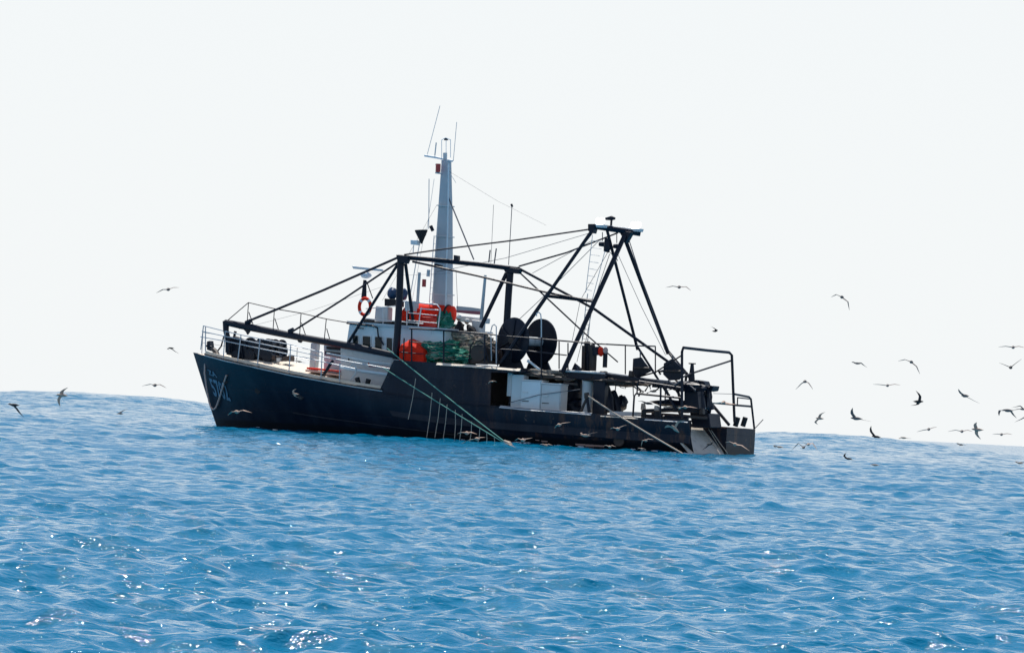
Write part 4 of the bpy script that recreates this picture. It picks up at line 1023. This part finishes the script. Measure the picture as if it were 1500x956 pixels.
# ropes
mb = MB().tube([Ph(301, 517, .1, -.5), Ph(302.5, 545, .1, -.4), Ph(306, 572, .1, -.4), Ph(309, 588, .1, -.4), Ph(311.5, 596, .1, -.4), Ph(315, 599, .1), Ph(319, 596, .1), Ph(323, 584, .08), Ph(329, 562, .06), Ph(333, 549, .05)], .04, 8)
sthing(mb, 'bow_rope', 'rope_pink', 'pale pink rope hanging in a loop down the bow', 'rope', smooth=True)
def cat(a, b, sag, n=9):
    return [tuple(a[i] + (b[i] - a[i]) * t + (sag * 4 * t * (1 - t) if i == 1 else 0) for i in range(3)) for t in np.linspace(0, 1, n)]
r1 = cat((567, 510, -3.0), (745, 651, -6.0), 1.5); r2 = cat((562, 539, -3.5), (745, 652, -6.0), 1)
tr = thing('scaring_line', P(567, 510, -3), 'pair of green ropes with hanging strands running down the port side into the sea', 'rope line')
bar(r1, .026, 6).build('rope', 'rope_green', tr); bar(r2, .022, 6).build('rope', 'rope_green', tr)
for a, b in (((609, 554), (598, 614)), ((633, 575), (625, 641)), ((645, 583), (637, 641)), ((655, 592), (649, 644)), ((667, 600), (666, 642)), ((677, 606), (673, 646)), ((691, 617), (688, 648)), ((703, 626), (700, 648)), ((713, 632), (712, 654)), ((724, 640), (724, 655))):
    la = -3.3 - 2.7 * (a[0] - 567) / 178
    bar([(*a, la), ((a[0] + b[0]) / 2 + .8, (a[1] + b[1]) / 2, la), (*b, la - .05)], .015, 5).build('strand', 'rope', tr)
bar([(738, 645, -6), (746, 650, -6), (752, 655, -6)], [.04, .12, .05], 6).build('float_end', 'rope', tr)
mb = bar([(862, 580, -3.1), (900, 605, -3.6), (950, 635, -4.1), (1000, 664, -4.6)], .035, 6)
sthing(mb, 'trawl_warp', 'rope', 'pale towing warp slanting from the after deck down to the sea', 'rope')

# foam flecks where the chop slaps the plating
bpy.context.view_layer.update()
rf = random.Random(3); mb = MB()
for k in range(45):
    x = X_STEM_WL + (X_STERN + .4 - X_STEM_WL) * rf.random() ** .8
    t = max(0, min(1, (x - X_STEM_WL) / 11)); y = -(BEAM * (1 - (1 - t) ** 1.6) * .99) - abs(rf.gauss(0, .18)) - .03
    wp = SHIP_M @ Vector((x, y, 0)); ok, loc, nor, _ = SEA.ray_cast(Vector((wp.x, wp.y, 30)), Vector((0, 0, -1)))
    if not ok: continue
    q = SHIP_MI @ loc; rx_, ry_ = rf.uniform(.04, .20), rf.uniform(.02, .06); n_ = 9
    ring0 = [q + Vector((math.cos(a_) * rx_ * rf.uniform(.6, 1.3), math.sin(a_) * ry_ * rf.uniform(.6, 1.3), .004)) for a_ in np.linspace(0, 2 * math.pi, n_ + 1)[:-1]]
    ring1 = [q + (p - q) * .6 + Vector((0, 0, rf.uniform(.01, .03))) for p in ring0]
    mb.loft([ring0, ring1])
fo_ = mb.build('sea_foam', 'foam', None, origin=(0, 0, 0), smooth=True); tag(fo_, None, None, None, 'stuff')

# ================================================================== PEOPLE (two crew at the nets)
def person(px, py, lat, feet_py, lean, label, cap):
    """px,py = head centre"""
    h = P(px, py, lat); foot = P(px, feet_py, lat)
    H = h.z - foot.z
    J = {}
    hip = Vector((h.x + .30 * lean, lat, foot.z + H * .50)); chest = Vector((h.x + .16 * lean, lat, h.z - .34)); neck = Vector((h.x + .04 * lean, lat, h.z - .17))
    verts = [hip, hip.lerp(chest, .5), chest, neck, neck + Vector((-.01, 0, .06))]; rad = [.19, .20, .22, .09, .06]
    edges = [(0, 1), (1, 2), (2, 3), (3, 4)]
    for s_ in (-1, 1):
        i = len(verts)
        verts += [hip + Vector((0, .10 * s_, -.06)), hip + Vector((-.12, .12 * s_, -.42)), Vector((hip.x + .02, lat + .13 * s_, foot.z + .08)), Vector((hip.x - .13, lat + .14 * s_, foot.z + .04))]
        rad += [.13, .09, .07, .055]; edges += [(0, i), (i, i + 1), (i + 1, i + 2), (i + 2, i + 3)]
        i = len(verts)
        verts += [chest + Vector((0, .2 * s_, .03)), chest + Vector((-.12, .25 * s_, -.24)), chest + Vector((-.36, .15 * s_, -.32))]
        rad += [.10, .085, .06]; edges += [(2, i), (i, i + 1), (i + 1, i + 2)]
    me = bpy.data.meshes.new('person'); o0 = Vector((foot.x, lat, foot.z))
    me.from_pydata([tuple(v - o0) for v in verts], edges, []); me.materials.append(MAT['black_cloth'])
    ob = bpy.data.objects.new('person', me); COL.objects.link(ob)
    sk = ob.modifiers.new('skin', 'SKIN'); 
    for v, r_ in zip(me.skin_vertices[0].data if me.skin_vertices else [], rad): v.radius = (r_, r_)
    if not me.skin_vertices:
        import bmesh
        bm = bmesh.new(); bm.from_mesh(me); ly = bm.verts.layers.skin.verify(); bm.verts.ensure_lookup_table()
        for v, r_ in zip(bm.verts, rad): v[ly].radius = (r_, r_)
        bm.verts[0][ly].use_root = True; bm.to_mesh(me); bm.free()
    ss = ob.modifiers.new('sub', 'SUBSURF'); ss.levels = 2; ss.render_levels = 2
    dg = bpy.context.evaluated_depsgraph_get(); em = bpy.data.meshes.new_from_object(ob.evaluated_get(dg))
    ob.modifiers.clear(); ob.data = em; em.polygons.foreach_set('use_smooth', [True] * len(em.polygons))
    if not em.materials: em.materials.append(MAT['black_cloth'])
    ob.location = SHIP_M @ o0; ob.rotation_euler = (0, 0, -THETA); PORIG[ob.name] = o0
    tag(ob, label, 'person', 'crew working at the nets')
    hd = MB(); hd.blob(h, (.10, .08, .12), 1, .0, 16, 12)
    hd.tube([h + Vector((-.09, 0, .02)), h + Vector((-.125, 0, -.02))], [.015, .022], 6)          # nose
    hd.blob(h + Vector((0, .08, 0)), (.02, .012, .03), 1, 0, 8, 6); hd.blob(h + Vector((0, -.08, 0)), (.02, .012, .03), 1, 0, 8, 6)
    ho_ = hd.build('head', 'skin', ob, smooth=True)
    for s_ in (-1, 1): MB().blob(h + Vector((-.092, .032 * s_, .02)), (.012, .014, .01), 1, 0, 8, 6).build('eye', 'rubber', ho_, smooth=True)
    MB().tube([h + Vector((-.09, -.03, -.055)), h + Vector((-.1, 0, -.058)), h + Vector((-.09, .03, -.055))], .008, 5).build('mouth', 'red', ho_)
    MB().blob(h + Vector((.015, 0, .045)), (.115, .1, .10), 2, .03, 16, 10).build('cap', cap, ob, smooth=True)
    for s_ in (-1, 1):                                                    # hands: palm, four fingers and thumb
        w0 = chest + Vector((-.38, .14 * s_, -.33)); hm = MB()
        hm.box(w0 + Vector((-.04, 0, -.01)), (.09, .03, .075))
        for k in range(4): hm.tube([w0 + Vector((-.08, 0, .025 - .02 * k)), w0 + Vector((-.12, -.01 * s_, .02 - .02 * k)), w0 + Vector((-.135 + abs(k - 1.3) * .006, -.03 * s_, .01 - .02 * k))], .009, 6)
        hm.tube([w0 + Vector((-.02, -.01 * s_, .035)), w0 + Vector((-.06, -.035 * s_, .055))], .011, 6)
        hm.build('hand', 'skin', ob, smooth=True)
    return ob
person(672, 466, -.9, 530, 0.5, 'crew member in black with a white cap, left of the pair at the nets', 'white_cloth')
person(684, 471, -.7, 531, 1.6, 'crew member in black bending low, right of the pair at the nets', 'white_cloth')

# ================================================================== SEABIRDS
def bird(c, wings, body, dist, m, label, blen=.42, chord=.15):
    """c body centre px; wings = list of (wrist px, tip px); body = world direction of flight; dist in metres"""
    dist = dist * SHIP_D / 150; C0 = W(*c, dist)
    xs_ = [c[0]] + [q for w_ in wings for q in (w_[0][0], w_[1][0])]; ys_ = [c[1]] + [q for w_ in wings for q in (w_[0][1], w_[1][1])]
    sp_ = max(max(xs_) - min(xs_), max(ys_) - min(ys_)); blen = min(blen, max(.22, sp_ / 34 * .55)); chord = min(chord, max(.08, sp_ / 34 * .2))
    bd = Vector(body).normalized(); mb = MB()
    side = bd.cross(Vector((0, 0, 1)));
    if side.length < .1: side = Vector((1, 0, 0))
    side.normalize(); up = side.cross(bd).normalized()
    prof = [(-.62, .012), (-.5, .05), (-.34, .055), (-.15, .085), (.08, .095), (.24, .08), (.34, .055), (.42, .052), (.50, .035), (.54, .012), (.62, .006)]
    rings = []
    for t, r_ in prof:
        k = blen / .42; flat = 0.35 if t < -.48 else 1.0; wide = 1.3 if t < -.48 else 1.0
        ce = C0 + bd * t * blen + up * (.012 if t > .3 else 0)
        rings.append([ce + side * math.cos(a) * r_ * k * .72 * wide + up * math.sin(a) * r_ * k * .72 * flat for a in np.linspace(0, 2 * math.pi, 11)[:-1]])
    mb.loft(rings)
    for wr, tp in wings:
        w1 = W(*wr, dist); w2 = W(*tp, dist)
        # sweep: wrist a little forward, tip back along the body
        pts = [C0 + bd * .06, C0.lerp(w1, .55) + bd * .08, w1 + bd * .09, w1.lerp(w2, .5) + bd * .03, w2 - bd * .08]
        ch = [chord, chord * .95, chord * .85, chord * .62, chord * .10]; th = [.022, .018, .014, .010, .004]
        rr_ = []
        for i, p in enumerate(pts):
            tg = (pts[min(i + 1, 4)] - pts[max(i - 1, 0)]).normalized()
            nn = tg.cross(bd);
            if nn.length < .15: nn = up
            nn.normalize(); cd = (bd + nn * .18).normalized() * ch[i]
            rr_.append([p + cd * .35, p + nn * th[i] + cd * .05, p - cd * .65, p - nn * th[i] * .6 + cd * .05])
        mb.loft(rr_)
    o = mb.build('seabird', m, None, origin=C0, smooth=True, ship=False)
    return tag(o, label, 'seabird', 'seabirds flying round the trawler')
AW = (.25, 1, .05); TW = (-.3, -1, 0); LF = (-1, .25, .0); RT = (1, .25, .0)
D, B, G = 'bird_dark', 'bird_brown', 'bird_grey'
BIRDS = [
 ((1233.3,435),[((1225.5,431.4),(1216.7,435)),((1242.5,442),(1243.7,454))],TW,150,G,'grey bird with one wing bent down, highest of the flock at the right'),
 ((1256,532),[((1263,531),(1268,538)),((1251,530),(1248,531))],LF,170,G,'small bird flying level above the peaked-wing bird right of the stern'),
 ((1179,558.5),[((1173.7,561.5),(1166,570)),((1184,560.6),(1191.6,570.3))],AW,150,G,'bird with both wings arched down like a chevron, right of the stern rail'),
 ((1300,564.4),[((1288,563),(1279,562.5)),((1310,562.5),(1319.6,563.8))],AW,165,G,'bird gliding with flat straight wings left of the all black bird'),
 ((1335,530),[((1326,526.4),(1315,528.6)),((1343,536.5),(1347,547.5))],TW,150,G,'thin winged bird banking above the all black bird'),
 ((1484,508.5),[((1473,507),(1463,508)),((1492,507),(1502,509))],AW,150,G,'flat gliding bird cut by the right picture edge, topmost there'),
 ((1480.5,538),[((1473,535),(1464,531)),((1487.5,532),(1497,525.5))],AW,140,D,'dark bird with wings raised in a V near the right edge'),
 ((1345,588),[((1345,580),(1344.5,572)),((1341,592),(1337,594))],RT,130,D,'all black bird with one wing pointing straight up, right of the boat'),
 ((1201,612.7),[((1204.5,607),(1206,603)),((1197,618),(1195.5,621.5))],LF,140,B,'brown bird with wings held upright just right of the stern'),
 ((1254.7,612.7),[((1250.6,605.5),(1246,597)),((1263,614),(1274,617))],LF,140,G,'bird with one long wing up left and one stretched right, above the skyline'),
 ((1413.7,579.5),[((1409,575.7),(1401.8,569.4)),((1423,583.5),(1433,590.4))],(-.6,.8,0),145,G,'bird banking steeply with wings on one falling diagonal'),
 ((1283.5,639.4),[((1279,632),(1273,623.4)),((1288,641),(1291,642))],LF,130,D,'dark bird skimming the skyline with a wing raised up left'),
 ((1360.4,628.4),[((1352.5,629.6),(1343,632)),((1366.7,626),(1373,625))],AW,160,G,'small gliding bird tilted, low between black bird and brown upright bird'),
 ((1409,631.5),[((1399.6,629.6),(1389,631.5)),((1417,629.6),(1424.7,631.5))],AW,160,G,'flat winged bird touching the left wing of the brown upright bird'),
 ((1432,629),[((1431,622.7),(1427.8,618)),((1433,635.3),(1433.8,643))],LF,135,B,'brown bird with vertical wings at the skyline near the right edge'),
 ((1467,636),[((1460.8,635.3),(1453.9,635.6)),((1475,634.7),(1483.4,636))],AW,170,G,'pale thin bird gliding just over the skyline at far right'),
 ((1476.5,601),[((1467,600.8),(1460.8,608.6)),((1483.4,602.4),(1486.5,612))],(-1,.5,0),145,G,'bird with long body and both wings drooping near the right edge'),
 ((1498,599),[((1490.6,598.6),(1481,601)),((1492,594),(1484,597))],RT,150,G,'bird partly cut by right edge beside the droop winged one'),
 ((1507,607),[((1500,610),(1489,618))],RT,150,G,'bird wing tip entering from the right edge, lowest there'),
 ((1407.5,651),[((1405,649.5),(1402,648)),((1410,650.5),(1413,651.5))],LF,150,D,'small dark bird low against the far water on the right'),
 ((1494,678),[((1491,676),(1488,675)),((1497,677),(1500,676))],LF,120,B,'small brown bird low on the water at the right edge'),
 ((1142,654.5),[((1137,652),(1134,656)),((1146,654),(1150,657))],LF,140,B,'brown bird low on the water, closest behind the stern'),
 ((1177,655),[((1169,649),(1161,658)),((1180,652),(1184,648))],AW,140,G,'left bird of the overlapping pair low behind the stern'),
 ((1184,650.5),[((1190,649),(1198,659)),((1180,650),(1176,647))],AW,138,B,'right brown bird of the overlapping pair low behind the stern'),
 ((1243,671.5),[((1240,668),(1236.5,662.5)),((1247,672),(1251,675))],LF,120,D,'black bird resting low on the water with one wing up'),
 ((1324,641),[((1320,641.5),(1316,642)),((1328,641),(1332,642))],LF,150,B,'small brown bird flat against the skyline right of the dark skimming bird'),
 ((1282,680.8),[((1279.5,680),(1277,680)),((1284,680),(1286,681))],LF,115,B,'tiny brown bird on the water below the skimming birds'),
 ((994.8,420.4),[((985,419),(975.7,421)),((1004.7,420),(1012.7,425.5))],AW,150,G,'bird gliding alone in the sky right of the gantry floodlights'),
 ((1047,485),[((1045,481.5),(1044,478)),((1048,483),(1046,480))],RT,150,D,'compact dark bird in the sky above the stern frame'),
 ((1060,589),[((1051,590),(1043,590)),((1068,591),(1078,592))],AW,135,B,'bird passing inside the stern frame beside the slanting brace'),
 ((989,628),[((994.5,619.7),(1002,614)),((981,625),(972,624.5))],(-.6,-.6,.5),132,B,'brown bird against the dark stern quarter with one wing lifted right'),
 ((1077,650.5),[((1069.7,646.6),(1062,647.8)),((1087,652),(1097.5,660))],TW,132,B,'brown bird with spread wings against the transom plate'),
 ((1039,650.5),[((1035,651.5),(1031,659)),((1041,647),(1045,649))],RT,133,D,'dark bird silhouetted against the pale stern ramp'),
 ((1004,596),[((999,596.5),(993,600)),((1011,595.5),(1021,597.5))],TW,134,B,'brown bird stretched level just above the after bulwark'),
 ((946,645),[((942,645),(938.5,653)),((950,642.5),(957,643.5))],TW,133,B,'brown bird with hooked wing by the waterline left of the stern ramp'),
 ((940,657),[((936.5,656),(933,657)),((943,656.5),(946,658))],TW,132,B,'small brown bird on the water below the hooked wing bird'),
 ((857.5,637.5),[((854,635),(850,633)),((864,636),(872,632.5))],(-.8,-.4,0),132,B,'brown bird diving beside the rust streaks amidships'),
 ((819,622),[((816,623),(811.5,627)),((825,619.5),(835,618))],TW,132,B,'pale brown bird with long right wing below the worn cabinets'),
 ((721,558.5),[((718,559),(714.5,562)),((724.5,557.5),(727,559))],TW,140,B,'small pale bird in front of the dark side doorway'),
 ((684,634),[((677,633),(669,635)),((690,632.5),(698,635.5))],TW,130,B,'upper brown bird of two close to the hanging strands'),
 ((699,642.5),[((689,644),(675.5,649)),((704,640.5),(710,640))],TW,130,B,'lower brown bird of two close to the hanging strands'),
 ((746,651),[((743,649),(739,650)),((750,652),(756,656))],TW,129,B,'brown bird on the water at the end of the green ropes'),
 ((766,644.5),[((760,642),(753,645)),((772,642.5),(779,641))],TW,130,B,'brown bird just aft of the end of the green ropes, skimming the water'),
 ((800,652),[((796,650),(790,651)),((804,650),(809,652))],TW,129,B,'small brown bird on the water between the green ropes and the worn pink strip'),
 ((893,654),[((889,652),(884,652.5)),((897,652),(902,654))],TW,130,B,'small brown bird at the waterline right of the worn pink strip'),
 ((905,628),[((899,626),(893,628)),((911,624.5),(917,622))],TW,131,B,'brown bird gliding past the hull under the middle of the pale warp'),
 ((346.8,603),[((340.6,603),(332.7,607.8)),((357,600.6),(368,604))],TW,130,B,'pale brown bird gliding low in front of the bow'),
 ((246.3,423.8),[((238,424),(229.6,428.9)),((254,421),(263.5,421))],AW,150,G,'bird gliding alone high in the sky left of the bow'),
 ((251,509.8),[((255.7,512),(260,518)),((248,510.5),(246,512))],LF,145,D,'dark side-on bird level with the bow railing'),
 ((226.8,564),[((219.6,562.5),(208.6,565)),((233.7,563),(244.7,568))],AW,150,G,'bird with thin curved wings just over the skyline left of bow'),
 ((91,578.8),[((93.5,573),(96.6,567)),((88.5,585),(85.3,595))],LF,135,B,'brown bird banking with upright wings across the left skyline'),
 ((21,593),[((26.7,597.6),(31.8,610.5)),((17,592),(12,590))],LF,120,D,'black bird at the far left with one wing hanging down'),
 ((176.6,605.5),[((180,603),(185.5,598)),((174,606),(171,606))],LF,150,G,'faint grey bird over the water between left edge and bow'),
 ((433,577),[((432,573),(431,569)),((435,580),(438,583))],LF,131,B,'small pale bird before the middle of the dark bow side'),
 ((438.5,529.4),[((435,528),(431,528)),((442,530),(445,531))],LF,160,D,'small dark bird seen through the bow railing'),
 ((957,573),[((951,575),(945,579)),((961,571),(965,571))],LF,165,D,'dark bird seen through the rails forward of the trawl doors'),
 ((950,590.5),[((942,587.5),(932,587)),((953,592),(957,592.5))],LF,165,D,'dark bird in the gap over the after bulwark, under the railed one'),
]
for a in BIRDS: bird(*a)
